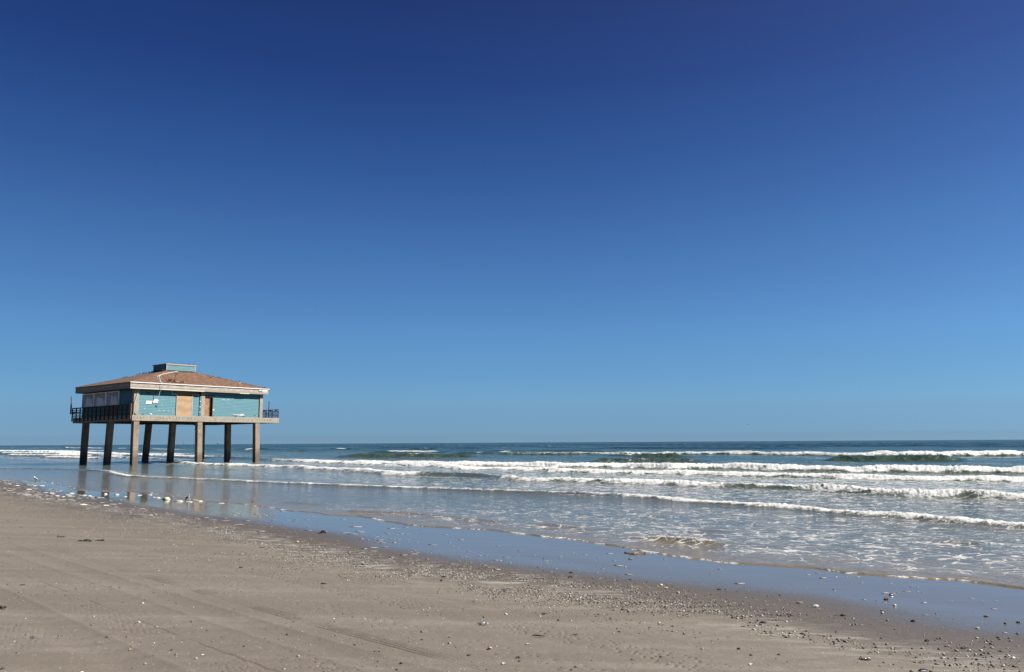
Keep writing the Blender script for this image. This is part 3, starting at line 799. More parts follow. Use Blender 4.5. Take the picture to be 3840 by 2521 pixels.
mb = MB(); mb.bar((15.2,RB0-.03,8.58),(15.2,RB0-.03,8.80),.03); mb.bar((15.2,RB0-.03,8.80),(15.6,RB0-.03,8.80),.03); mb.bar((15.2,RB0-.03,8.58),(15.6,RB0-.03,8.58),.03); mb.bar((15.6,RB0-.03,8.80),(15.6,RB0-.03,8.55),.03); mb.build('bracket', DARKW, house)
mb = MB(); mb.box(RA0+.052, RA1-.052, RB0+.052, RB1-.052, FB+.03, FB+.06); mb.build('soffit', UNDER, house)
# cupola
cup_b = MB(); cup_b.box(CA0+.06, CA1-.06, CB0+.06, CB1-.06, 10.80, CZ1-.05)
cup = cup_b.build('cupola', TEAL, house)
siding(CA0+.12, CA1-.12, CZ0+.03, CZ1-.14, CB0+.03, 'a', .165).build('siding', TEAL, cup)
siding(CB0+.06, CB1-.06, CZ0+.03, CZ1-.14, CA0+.03, 'b', .165).build('siding', TEAL, cup)
mb = MB()
mb.box(CA0-.05, CA1+.05, CB0-.05, CB1+.05, CZ1-.135, CZ1)
mb.box(CA0, CA0+.115, CB0-.005, CB0+.055, CZ0, CZ1-.14); mb.box(CA1-.115, CA1, CB0-.005, CB0+.055, CZ0, CZ1-.14)
mb.build('trim', BEIGE, cup)
mb = MB(); mb.box(CA0+.02, CA1-.02, CB0+.02, CB1-.02, 10.82, CZ0+.02); mb.build('louvre_gap', VOIDM, cup)
# conduit lying on the roof, hanging in front of the wall
sl = (10.84-8.93)/(CB0-RB0)
def rf(a, b, dz=.04): return (a, b, 8.93 + (b-RB0)*sl + dz)
def spline(pts, n=6):
    pts = [Vector(p) for p in pts]; out = []
    for i in range(len(pts)-1):
        p0 = pts[max(i-1,0)]; p1 = pts[i]; p2 = pts[i+1]; p3 = pts[min(i+2,len(pts)-1)]
        for k in range(n):
            t_ = k/n
            out.append(.5*((2*p1)+(-p0+p2)*t_+(2*p0-5*p1+4*p2-p3)*t_*t_+(-p0+3*p1-3*p2+p3)*t_**3))
    out.append(pts[-1]); return out
mb = MB()
path = [rf(7.36,4.55,.08), rf(5.92,3.81), rf(4.59,2.97), rf(3.75,1.95), rf(3.35,.9), rf(3.0,.1), rf(2.87,-.45,.07)]
mb.tube(spline(path), .042, 6)
path2 = [rf(4.59,2.97), rf(3.55,2.0), rf(3.18,.8), rf(2.92,.0), rf(2.80,-.5,.07)]
mb.tube(spline(path2), .03, 6)
mb.build('conduit', WHITEM, house, smooth=True)
mb = MB(); mb.tube(spline([(2.84,-.60,8.97),(2.80,-.66,8.7),(2.78,-.6,8.3),(2.72,-.45,7.9),(2.62,-.4,7.5)]), .018, 5); mb.tube(spline([(2.84,-.58,8.8),(2.76,-.58,8.5),(2.72,-.42,8.0),(2.66,-.3,7.6)]), .014, 5); mb.build('hanging_cable', WHITEM, house)
# bent steel stub and its heap of debris
mb = MB()
hb = rf(4.86,.55,0)
mb.tube(spline([hb, (4.98,.62,9.75), (5.08,.66,10.05), (5.10,.66,10.2)]), .055, 6)
mb.box(4.88, 5.32, .55, .78, 10.18, 10.24)
rnd = random.Random(5)
for k in range(46):
    a = 3.85 + 1.9*rnd.random()**.9; b = -.05 + .7*rnd.random()*(1-abs(a-4.5)/2)
    p = Vector(rf(a, b, .05)); q = p + Vector((rnd.uniform(-.35,.35), rnd.uniform(-.2,.2), rnd.uniform(-.02,.25)))
    mb.bar(p, q, rnd.uniform(.02,.06))
mb.build('twisted_steel', RUST, house)
mb = MB(); mb.bar(rf(4.4,.35,.08), rf(4.75,.32,.16), .12, .05); mb.build('torn_flashing', WHITEM, house)
mb = MB(); mb.bar(rf(4.9,.3,.1), rf(5.2,.28,.12), .14, .05); mb.build('torn_flashing', WHITEM, house)
mb = MB(); mb.bar(rf(13.35,.95,0), (13.5,.95,9.68), .04); mb.bar((13.5,.95,9.68),(13.3,.9,9.55),.04); mb.build('vent_pipe', WHITEM, house)
mb = MB(); mb.bar((.12,-.02,5.45),(.15,-.05,6.6),.05); mb.bar((.15,-.05,6.6),(.52,-.01,7.95),.05); mb.build('drain_pipe', WHITEM, house)
# railings
def rail(name, a0, b0, a1, b1, top=6.50, rails=(5.62,5.79,5.96,6.13,6.30), step=1.1, low=None, lab=None, w_=.09):
    r_ = MB(); L_ = math.hypot(a1-a0, b1-b0); da, db = (a1-a0)/L_, (b1-b0)/L_
    r_.bar((a0,b0,top), (a1,b1,top), .14, .07)
    for z in rails: r_.bar((a0,b0,z), (a1,b1,z), .05, .085)
    o_ = r_.build(name, DARKW, house)
    n_ = max(1, int(round(L_/step)))
    for k in range(n_+1):
        q_ = MB(); t_ = L_*k/n_
        jl = random.uniform(-.02, .02)
        q_.bar((a0+da*t_+jl*da, b0+db*t_+jl*db, (low or 5.40)), (a0+da*t_, b0+db*t_, top-.05), w_)
        q_.build('baluster', DARKW, o_)
    return o_
rail('railing', -.08, .14, -.08, 14.95, 6.55, (6.02, 5.50), 1.08, 4.98, w_=.11)
rail('railing', -.05, 15.0, 18.4, 15.0, 6.52, (5.56,5.75,5.94,6.13,6.32), 1.5)
rr_ = rail('railing', 18.45, .12, 18.45, 14.9, 6.46, (5.56,5.73,5.90,6.07,6.24), 1.35)
mb = MB()                                            # torn boards sagging between the rails
for a, b in ((.3, .9), (1.5, 2.1), (2.9, 3.5), (4.1, 4.9)):
    mb.add([(18.40,a,6.42),(18.40,b,6.42),(18.40,(a*.4+b*.6),6.27),(18.43,a,6.42),(18.43,b,6.42),(18.43,(a*.4+b*.6),6.27)], [(0,2,1),(3,4,5),(0,1,4,3),(1,2,5,4),(2,0,3,5)])
mb.build('sagging_board', DARKW, rr_)
mb = MB(); mb.bar((18.45,2.2,5.42),(18.45,2.2,7.56),.08); mb.build('tall_post', DARKW, house)
mb = MB(); mb.bar((-.12,.10,4.95),(-.12,.10,6.62),.13); mb.build('rusty_post', RUST, house)
mb = MB(); mb.bar((-.15,15.25,5.85),(-.15,15.25,7.2),.13); mb.build('tall_post', DARKW, house)
mb = MB(); mb.bar((-.15,15.25,7.2),(-.15,15.32,8.0),.09); mb.build('tall_post', RUST, house)
mb = MB(); mb.bar((-.15,15.25,5.88),(.1,14.95,5.88),.06); mb.build('post_bracket', RUST, house)
mb = MB(); mb.bar((1.1,14.95,5.42),(1.1,14.95,7.75),.10); mb.build('tall_post', DARKW, house)

def hw(a, b, z):        # a point of the house in world coordinates
    return (H0[0] + a*math.cos(TH) - b*math.sin(TH), H0[1] + a*math.sin(TH) + b*math.cos(TH), z)

# ------------------------------------------------------------------ birds
BLACKF = simple('dark_plumage', (.022, .022, .026), .7, .3, 20)
GREYF = simple('slate_plumage', (.10, .105, .12), .7, .25, 20)
WHITEF = simple('white_plumage', (.78, .77, .74), .8, .06, 10)
MANTLE = simple('grey_mantle', (.20, .205, .22), .8, .15, 10)
BILL = simple('dark_bill', (.05, .03, .025), .5, .2, 10)
PINK = simple('dark_leg', (.09, .05, .04), .6, .2, 10)
BROWNF = simple('brown_plumage', (.20, .15, .11), .8, .3, 20)
def loft(stations, n=10):
    """stations: (x, z, half width, half height) along the body; one closed surface"""
    vs = []; fs = []
    for (x, z, wy, wz) in stations:
        for k in range(n):
            t_ = 2*math.pi*k/n
            vs.append((x, wy*math.cos(t_), z + wz*math.sin(t_)))
    m_ = len(stations)
    for i in range(m_-1):
        for k in range(n): fs.append((i*n+k, i*n+(k+1) % n, (i+1)*n+(k+1) % n, (i+1)*n+k))
    fs.append(tuple(range(n-1, -1, -1))); fs.append(tuple((m_-1)*n+k for k in range(n)))
    mb = MB(); mb.add(vs, fs); return mb
def make_bird(name, L, body, wing, tailm, legs=True, head_up=1.0, legh=.25):
    """standing bird facing +x, length L; parts share the proportions of a pigeon or gull"""
    r = empty(name, (0, 0, 0))
    h = legh*L
    st = [(-.50, .02, .035, .010), (-.38, .05, .050, .022), (-.24, .10, .085, .075), (-.08, .15, .120, .115), (.08, .19, .122, .125),
          (.20, .25, .095, .110), (.27, .33*head_up, .062, .075), (.30, .40*head_up, .058, .062), (.34, .425*head_up, .055, .055), (.385, .42*head_up, .036, .036), (.41, .415*head_up, .012, .014)]
    b = loft([(x*L, h+z*L, a*L, c*L) for x, z, a, c in st]).build('body', body, r, smooth=True)
    bk = loft([(x*L, h+z*L, a*L, c*L) for x, z, a, c in [(.39, .415*head_up, .016, .016), (.44, .405*head_up, .011, .012), (.475, .385*head_up, .004, .006)]], 6).build('beak', BILL, r, smooth=True)
    for s_ in (-1, 1):
        wg = loft([(x*L, h+z*L, a*L, c*L) for x, z, a, c in [(-.52, .06, .008, .010), (-.36, .10, .022, .030), (-.12, .18, .030, .075), (.06, .22, .026, .085), (.17, .24, .008, .040)]], 8)
        wg.v = [(x, y + s_*.105*L*(1-.5*max(0, -x/L)), z) for x, y, z in wg.v]
        wg.build('wing', wing, r, smooth=True)
        if legs:
            lg = MB(); lg.tube([(.02*L, s_*.05*L, h+.08*L), (.0, s_*.05*L, h*.5), (.01*L, s_*.05*L, .006)], .010*L+.001, 5)
            lg.tube([(.01*L, s_*.05*L, .005), (.08*L, s_*.06*L, .004)], .006*L+.001, 4)
            lg.build('leg', PINK, r)
    tl = MB(); tl.box(-.62*L, -.40*L, -.045*L, .045*L, h+.005*L, h+.03*L); tl.build('tail', tailm, r)
    return r
def copy_tree(o, parent=None):
    c = o.copy(); COL.objects.link(c); c.parent = parent
    for ch in list(o.children): copy_tree(ch, c)
    return c
pig_dark = make_bird('pigeon', .34, BLACKF, BLACKF, BLACKF, legh=.16)
pig_grey = make_bird('pigeon', .34, GREYF, BLACKF, BLACKF, head_up=.9, legh=.14)
used_p = {'d': False, 'g': False}
def pigeon(p, rz, label, group, kind='d', tilt=0.0, sc=1.0):
    src = pig_dark if kind == 'd' else pig_grey
    o = src if not used_p[kind] else copy_tree(src)
    used_p[kind] = True
    o.location = p; o.rotation_euler = (0, tilt, rz); o.scale = (sc, sc, sc)
    tag(o, label, 'pigeon', group)
    return o
G_TOP, G_LEFT, G_ROOF, G_EDGE = 'pigeons in a row on the cupola top', 'pigeons huddled along the roof left of the cupola', 'pigeons scattered on the brown roof', 'pigeons on the concrete ledge'
rnd = random.Random(3)
tops = [(6.12, 'first pigeon at the left corner of the cupola top'), (6.55, None), (6.85, None), (7.22, None), (7.68, None), (8.06, None), (8.75, 'largest pigeon with raised body on the right part of the cupola top'), (9.45, 'last pigeon near the right end of the cupola top')]
for a, lab in tops:
    big_ = lab and 'largest' in lab
    pigeon(hw(a, CB0 + .05, CZ1), TH + rnd.choice((0, math.pi)) + rnd.uniform(-.4, .4), lab or 'small dark pigeon resting on the middle of the cupola top edge', G_TOP, 'd', -.5 if big_ else .1, 1.0 if big_ else .72)
sl2 = (10.84-8.93)/(CA0-RA0)
def lf(a, b): return hw(a, b, 8.93 + (a-RA0)*sl2 + .0)
def fr2(a, b): return hw(a, b, 8.93 + (b-RB0)*sl)
for k in range(18):
    b = 4.9 + k*.27 + rnd.uniform(-.08, .08)
    a = CA0 - .22 - max(0, (b-8.0))*1.0
    if b > 8.0: a = CA0 - .3 - (b-8.0)*.55
    pigeon(lf(a, b), rnd.uniform(0, 6.28), 'dark pigeon in the dense row at the shaded foot of the cupola' if b < 8 else 'dark pigeon on the left hip just beyond the cupola', G_LEFT, rnd.choice('ddg'), 0, rnd.uniform(1.0, 1.2))
for a, b, lab in ((3.36, 6.95, 'left pigeon of the trio sitting on the left roof slope'), (3.62, 6.9, 'middle pigeon of the trio sitting on the left roof slope'), (3.85, 6.9, 'right pigeon of the trio sitting on the left roof slope')):
    pigeon(lf(a, b+2.4) if False else lf(a, b+3.0), rnd.uniform(0, 6.28), lab, G_ROOF, 'd', 0, .8)
for a, b, lab, k_ in ((6.9, 4.45, 'pigeon by the top end of the white conduit', 'g'), (7.25, 4.5, 'second pigeon right of the conduit end under the cupola', 'd'), (8.1, 4.5, 'left one of two pigeons under the cupola front', 'd'), (8.4, 4.45, 'right one of two pigeons under the cupola front', 'd'), (9.15, 4.6, 'lone pigeon under the right end of the cupola front', 'd'), (6.45, 4.55, 'pigeon at the near corner foot of the cupola', 'g'),
                      (10.6, 2.85, 'grey pigeon in the group on the right roof slope', 'g'), (11.2, 3.25, 'upright dark pigeon in the group on the right roof slope', 'd'), (11.75, 2.85, 'crouching pigeon right of the group on the right roof slope', 'd'),
                      (13.9, 1.75, 'pigeon alone on the right hip line', 'd'), (16.2, -.2, 'pigeon at the low right corner of the roof', 'd')):
    pigeon(fr2(a, b), rnd.choice((TH, TH+math.pi)) + rnd.uniform(-.5, .5), lab, G_ROOF, k_, -.45 if 'upright' in lab else 0, 1.0)
for a, lab, k_ in ((.28, 'pigeon on the ledge at the foot of the left concrete post', 'd'), (1.25, 'pigeon on the ledge below the torn white board', 'g'), (12.45, 'left pigeon of the pair on the ledge below the white scrap', 'd'), (13.5, 'right pigeon of the pair on the ledge below the white scrap', 'd')):
    pigeon(hw(a, .025, 5.40), TH + rnd.choice((0, math.pi)) + rnd.uniform(-.3, .3), lab, G_EDGE, k_, -.2, 1.0)
pigeon(hw(-.08, 1.0, 6.585), TH+1.5, 'pigeon perched on the shaded railing beside the near corner', 'pigeons on the railing', 'd', 0, 1.0)

def ground_z(x, y):
    u_ = np.array([(x+y)*Q]); v_ = np.array([(y-x)*Q])
    return float(sand_z(u_, v_)[0])
def place(px, py, z=.03):
    x, y = unp(px, py, z)
    for _ in range(3):
        z = ground_z(x, y); x, y = unp(px, py, max(z, 0.0))
    return x, y, max(z, 0.0)
x, y, z = place(704, 1877)
g1 = make_bird('gull', .38, WHITEF, BLACKF, BLACKF, legh=.10); g1.location = (x, y, z); g1.rotation_euler = (0, -.12, -.75)
tag(g1, 'gull with black wings and white breast standing in foam at the water edge', 'gull')
x, y, z = place(133, 1803)
g2 = make_bird('gull', .44, WHITEF, MANTLE, BLACKF, legh=.10); g2.location = (x, y, z+.01); g2.rotation_euler = (0, -.15, math.pi-.1)
tag(g2, 'pale grey gull facing left on the far wet sand', 'gull')
x, y, z = place(951, 1890)
g3 = make_bird('sandpiper', .17, BROWNF, BROWNF, BROWNF, legh=.3); g3.location = (x, y, z); g3.rotation_euler = (0, -.1, .3)
tag(g3, 'tiny wading bird at the thin swash line', 'sandpiper')
x, y = unp(3534, 1682, 0)
g4 = make_bird('seabird', .5, BLACKF, BLACKF, BLACKF, legs=False, legh=.02, head_up=1.05); g4.location = (x, y, .02); g4.rotation_euler = (0, 0, 2.6)
tag(g4, 'dark seabird afloat beyond the breakers', 'seabird')
def flying(px, py, D, span, label, roll=.3):
    d = _f + _R*(px-1920)/FPX - _U*(py-1260.5)/FPX; d = d/np.linalg.norm(d)
    p = np.array([0, 0, CAMH]) + d*D
    r = empty('flying_bird', tuple(p), 1.9)
    loft([(x_*span, z_*span, a*span, c*span) for x_, z_, a, c in [(-.28, 0, .01, .006), (-.15, 0, .035, .03), (.05, 0, .05, .05), (.18, .02, .03, .03), (.24, .02, .008, .008)]], 8).build('body', BLACKF, r, smooth=True)
    for s_ in (-1, 1):
        mb = MB()
        a = [(.12, .03, .01), (.10, .25, .12), (-.04, .5, .05), (-.05, .25, .10), (-.10, .03, .0)]
        mb.add([(x_*span, s_*y_*span, (z_+.008)*span) for x_, y_, z_ in a] + [(x_*span, s_*y_*span, (z_-.008)*span) for x_, y_, z_ in a],
               [(0,1,2,3,4), (9,8,7,6,5)] + [(i, i+5, (i+1) % 5+5, (i+1) % 5) for i in range(5)])
        mb.build('wing', BLACKF, r)
    r.rotation_euler = (roll, .1, 1.9)
    return tag(r, label, 'bird', 'birds in the air over the sea')
flying(2804, 1593, 160, .62, 'larger dark bird flying above the sea right of centre')
flying(2615, 1626, 260, .45, 'small speck of a bird low over the horizon left of the larger flying bird')
flying(3717, 1637, 260, .45, 'faint speck of a bird just above the horizon near the right edge')
# ------------------------------------------------------------------ far platforms on the horizon
STEEL = simple('hazy_grey_steel', (.20, .24, .28), .8, .1, .2)
def platform(px, label, sc):
    X_, Y_ = unp(px, 1668+9, 0); k_ = 9000/Y_; x, y = X_*k_, 9000
    r = empty('offshore_platform', (x, y, 0))
    for dx, dy in ((-7,-7),(7,-7),(-7,7),(7,7)):
        mb = MB(); mb.bar((dx*sc, dy*sc, -3), (dx*.8*sc, dy*.8*sc, 14*sc), 2*sc); mb.build('leg', STEEL, r)
    mb = MB(); mb.box(-11*sc, 11*sc, -9*sc, 9*sc, 14*sc, 19*sc); mb.build('deck', STEEL, r)
    mb = MB(); mb.add([(-3*sc,-3*sc,19*sc),(3*sc,-3*sc,19*sc),(3*sc,3*sc,19*sc),(-3*sc,3*sc,19*sc),(0,0,34*sc)], [(0,1,4),(1,2,4),(2,3,4),(3,0,4),(3,2,1,0)]); mb.build('derrick', STEEL, r)
    tag(r, label, 'oil platform', 'oil platforms on the horizon')
platform(690, 'tiny oil platform on the horizon between two dark inner piles of the house', .75)
platform(817, 'tiny oil platform on the horizon seen just right of the middle pile pair', .75)

# ------------------------------------------------------------------ stones, shells and wrack on the beach
def ico(sub=1):
    import bmesh
    bm = bmesh.new(); bmesh.ops.create_icosphere(bm, subdivisions=sub, radius=1)
    v_ = np.array([tuple(q.co) for q in bm.verts]); f_ = [tuple(q.index for q in f.verts) for f in bm.faces]; bm.free()
    return v_, np.array(f_)
ICO1 = ico(1); ICO2 = ico(2)
rng = np.random.default_rng(11)
def stone_mat(name, cols, rough=.75):
    t = NT(name)
    oi = t.n('ObjectInfo'); P = t.coord()
    ra = t.attr('tone')
    rsum = t.math('FRACT', t.math('ADD', oi.outputs['Random'], ra))
    col = t.ramp(rsum, [(i/len(cols), c) for i, c in enumerate(cols)], 'CONSTANT')
    n = t.noise(P, 25, 4, .6)
    col = t.mix(t.maprange(n, .4, .7, 0, .6), col, t.mix(.5, col, (.08, .07, .06)))
    t.set(Base_Color=col, Roughness=rough, Normal=t.bump(n, .3, .005)); return t.m
SHELLM = stone_mat('shell_and_pebble', [(.52, .48, .42), (.30, .27, .23), (.62, .58, .53), (.14, .125, .11), (.10, .09, .08), (.22, .195, .17), (.40, .29, .21), (.075, .07, .065), (.06, .055, .055), (.12, .11, .105), (.10, .095, .09), (.20, .18, .16), (.035, .035, .04), (.07, .065, .06)])
PALEM = stone_mat('pale_shell', [(.66, .61, .54), (.72, .68, .62), (.58, .51, .43), (.62, .50, .38)], .6)
DARKM = stone_mat('dark_stone', [(.035, .035, .038), (.06, .055, .05), (.10, .09, .085), (.045, .04, .045)], .45)
def rock_verts(base, seed, flat=.6, rough=.28):
    V_, F_ = base
    r_ = np.random.default_rng(seed)
    d_ = 1 + rough*(r_.random(len(V_))-.5)*2
    q = V_*d_[:, None]*np.array([1, r_.uniform(.6, .95), flat])
    return q, F_
def mesh_from(name, V_, F_, mat, tone=None, smooth=False):
    me = bpy.data.meshes.new(name)
    me.vertices.add(len(V_)); me.vertices.foreach_set('co', np.asarray(V_, np.float32).ravel())
    nf = len(F_); k = F_.shape[1]
    me.loops.add(nf*k); me.loops.foreach_set('vertex_index', np.asarray(F_, np.int32).ravel())
    me.polygons.add(nf); me.polygons.foreach_set('loop_start', np.arange(0, nf*k, k, dtype=np.int32)); me.polygons.foreach_set('loop_total', np.full(nf, k, dtype=np.int32))
    me.update(calc_edges=True)
    if tone is not None:
        at = me.attributes.new('tone', 'FLOAT', 'POINT'); at.data.foreach_set('value', np.asarray(tone, np.float32))
    if smooth: me.polygons.foreach_set('use_smooth', np.ones(nf, bool))
    me.materials.append(mat)
    return me
def scatter(n, ufun, vfun, keepf=None):
    u_ = ufun(n); v_ = vfun(n)
    x_, y_ = xy_of(u_, v_)
    ok = (y_ > 4) & (np.abs(x_/np.maximum(y_, .1)) < .72)
    if keepf is not None: ok &= keepf(u_, v_)
    return u_[ok], v_[ok]
def band_u(v_): return pw(v_, WETU)
# the pebble band: dense strip at the upper edge of the wet sand, in clusters
def pebbles():
    out = []
    v_ = rng.uniform(2.2, 26, 90000)
    off_ = rng.normal(-.75, .62, len(v_))
    u_ = band_u(v_) + off_
    dens = np.interp(v_, [2.2, 3.5, 5, 6.3, 8, 10.5, 13, 18, 26], [.10, .13, .22, .50, .9, .75, .38, .28, .16])
    clump = ss(.36, .62, fbm(u_*1.7, v_*1.1, 301, 4))
    ok = rng.random(len(v_)) < dens*clump*.85
    # fewer per metre close to the camera, where the band thins out into single stones
    out.append((u_[ok], v_[ok], rng.lognormal(math.log(.0090), .42, ok.sum())*np.interp(v_[ok], [2, 6, 12, 26], [1.25, 1.1, 1.0, 1.0])))
    # single stones lying on the wet sand
    v_ = rng.uniform(1.8, 14, 330); u_ = band_u(v_) + rng.uniform(-1.5, 2.2, len(v_))
    out.append((u_, v_, rng.lognormal(math.log(.0085), .5, len(v_))))
    # sparse shell fragments over the dry sand
    v_ = rng.uniform(2, 60, 60000); u_ = rng.uniform(1.2, 9.6, len(v_))
    dn = (.20 + .65*ss(5.0, 8.3, u_))*ss(.40, .66, fbm(u_*.8, v_*.5, 305, 4)) + .06
    ok = rng.random(len(v_)) < dn*np.interp(v_, [2, 8, 20, 60], [.7, 1.0, .6, .3])
    out.append((u_[ok], v_[ok], rng.lognormal(math.log(.0078), .45, ok.sum())*np.interp(v_[ok], [2, 20, 60], [1.0, 1.1, 1.6])))
    # a belt of pale shell hash along the far edge
    v_ = rng.uniform(18, 62, 14000); u_ = band_u(v_) + rng.normal(-.2, .75, len(v_)) - .2
    ok = rng.random(len(v_)) < .42*ss(.3, .6, fbm(u_*1.2, v_*.6, 309, 3))
    out.append((u_[ok], v_[ok], rng.lognormal(math.log(.012), .4, ok.sum())))
    return [np.concatenate([o[i] for o in out]) for i in range(3)]
pu, pv, psz = pebbles()
x_, y_ = xy_of(pu, pv)
ok = (y_ > 4.5) & (np.abs(x_/y_) < .70) & (psz > .004) & (pv > .5)
pu, pv, psz, x_, y_ = pu[ok], pv[ok], np.minimum(psz[ok], .0185), x_[ok], y_[ok]
z_ = sand_z(pu, pv) + sand_detail(pu, pv)
inview = np.abs(x_/y_) < .62
show = psz/y_*inview
order = np.argsort(-show)
indiv = order[:300]; rest = order[300:]
lib = []
for i in range(10):
    V_, F_ = rock_verts(ICO2, 400+i, rng.uniform(.42, .75), .16)
    lib.append(mesh_from('pebble', V_, F_, SHELLM, np.full(len(V_), 0.0)))
for i in indiv:
    o = bpy.data.objects.new('pebble', lib[int(rng.integers(10))])
    s_ = float(psz[i])
    o.location = (float(x_[i]), float(y_[i]), float(z_[i]) + s_*.22)
    o.rotation_euler = (rng.uniform(-.3, .3), rng.uniform(-.3, .3), rng.uniform(0, 6.28)); o.scale = (s_, s_, s_)
    COL.objects.link(o)
    inband = abs(pu[i] - band_u(pv[i]) + .75) < .9
    tag(o, 'small pebble or shell in the stony band above the wet sand' if inband else 'small pebble or shell lying loose on open sand', 'pebble', 'pebbles in the stony band' if inband else 'pebbles loose on the sand')
VV = []; FF = []; TT = []; nv = 0
V0, F0 = ICO1
for i in rest:
    d_ = 1 + .3*(rng.random(len(V0))-.5)
    c_, s2 = math.cos(a_ := rng.uniform(0, 6.28)), math.sin(a_)
    q = V0*d_[:, None]*np.array([1, rng.uniform(.55, .95), rng.uniform(.25, .7)])*psz[i]
    q = np.stack([q[:, 0]*c_-q[:, 1]*s2, q[:, 0]*s2+q[:, 1]*c_, q[:, 2]], -1) + np.array([x_[i], y_[i], z_[i]+psz[i]*.15])
    VV.append(q); FF.append(F0+nv); TT.append(np.full(len(V0), rng.random())); nv += len(V0)
me = mesh_from('shell_gravel', np.concatenate(VV), np.concatenate(FF), SHELLM, np.concatenate(TT))
o = bpy.data.objects.new('shell_gravel', me); COL.objects.link(o)
tag(o, 'fine shell hash and pebbles strewn over the upper beach', 'gravel', kind='stuff')
print('pebbles', len(indiv), len(rest))

# foam left on the wet sand
FOAMM = simple('dry_sea_foam', (.66, .61, .51), .95, .08, 8, bump=.6)
THINF = simple('thin_foam_flake', (.42, .405, .38), .9, .15, 12)
def blob(V0, L_, W_, Hh, seed):
    r_ = np.random.default_rng(seed); ph_ = r_.uniform(0, 6.28, 6)
    th_ = np.arctan2(V0[:, 1], V0[:, 0])
    k_ = 1 + .18*np.sin(2*th_+ph_[0]) + .14*np.sin(3*th_+ph_[1]) + .10*np.sin(5*th_+ph_[2])
    z = np.maximum(V0[:, 2], -.05)*(1 + .25*(r_.random(len(V0))-.5))
    return np.stack([V0[:, 0]*k_*L_, V0[:, 1]*k_*W_, z*Hh], -1)
for px, py, wpx, hpx, lab in ((107,1837,19,6,'domed foam pile nearest the dry sand at far left'),(129,1823,12,4,None),(157,1823,19,4.5,None),(192,1851,18,5,None),(214,1861,16,5,None),(237,1864,17,4,None),
        (268,1851,21,4,None),(255,1857,20,3,None),(315,1859,22,5,None),(336,1862,20,6,None),(624,1875,29,12,'tall rounded foam mound in front of the right piles'),(672,1881,26,7,'foam heap left of the black-winged gull'),
        (708,1883,30,4,None),(748,1881,26,5,'foam lump just right of the black-winged gull'),(395,1854,16,7,None),(438,1856,15,6,'small foam lump in the middle of the pools'),(592,1868,17,6,None),(562,1857,16,4,None),
        (522,1858,18,3,None),(310,1894,32,6,'broad foam pile lowest on the damp sand'),(396,1897,22,6,None),(470,1863,16,3,None),(578,1866,12,4,None),(830,1888,22,2.5,None),(64,1822,16,4,None),(148,1865,10,3,None)):
    x, y, z = place(px, py)
    D_ = y; k_ = D_/FPX
    V_ = blob(ICO2[0], wpx*k_*.5, wpx*k_*.5*.9, hpx*k_*(.95 if hpx > 8 else .6), int(px*7))
    o = bpy.data.objects.new('foam_clump', mesh_from('foam_clump', V_, ICO2[1], FOAMM, smooth=True)); COL.objects.link(o)
    o.location = (x, y, z)
    tag(o, lab or 'cream clump of dried sea foam on the glossy wet sand', 'foam clump', 'foam clumps left on the wet sand')
VV = []; FF = []; nv = 0
def flakes(n, ufun, v0, v1, size, elong=1.0, dens=None):
    global nv
    v_ = rng.uniform(v0, v1, n); u_ = ufun(v_)
    x1, y1 = xy_of(u_, v_)
    okk = (np.abs(x1/np.maximum(y1, .1)) < .7) & (y1 > 4)
    if dens is not None: okk &= rng.random(n) < dens(u_, v_)
    zz_ = sand_z(u_, v_)
    for x, y, z, vv in zip(x1[okk], y1[okk], zz_[okk], v_[okk]):
        s_ = size(vv)*rng.lognormal(0, .45)
        q = blob(V0, s_*rng.uniform(1, 1.9)*elong, s_, s_*.10, int(rng.integers(1e9)))
        a_ = rng.normal(-.1, .45); c_, s2 = math.cos(a_), math.sin(a_)
        q = np.stack([q[:, 0]*c_-q[:, 1]*s2, q[:, 0]*s2+q[:, 1]*c_, q[:, 2]], -1) + np.array([x, y, z+.002])
        VV.append(q); FF.append(F0+nv); nv += len(V0)
edge1 = lambda v_: edge_u(v_*0, v_)
flakes(800, lambda v_: band_u(v_) + rng.uniform(-.6, 1.7, len(v_)), 34, 62, lambda v: .062, dens=lambda u_, v_: .7*ss(.35, .6, fbm(u_*1.4, v_*.8, 330, 3)))
flakes(600, lambda v_: band_u(v_) + rng.normal(.1, .45, len(v_)), 24, 44, lambda v: .04, dens=lambda u_, v_: .6*ss(.3, .55, fbm(u_*1.4, v_*.8, 331, 3)))
flakes(900, lambda v_: band_u(v_) + rng.uniform(.1, 3.6, len(v_)), 1.5, 26, lambda v: np.interp(v, [2, 10, 26], [.010, .018, .035]), 1.6, dens=lambda u_, v_: .10 + .6*ss(.52, .66, fbm(u_*1.1, v_*.5, 333, 3)))
me = mesh_from('foam_flakes', np.concatenate(VV), np.concatenate(FF), THINF, smooth=True)
o = bpy.data.objects.new('foam_flakes', me); COL.objects.link(o)
tag(o, 'thin flakes of sea foam stranded on the wet sand', 'foam', kind='stuff')

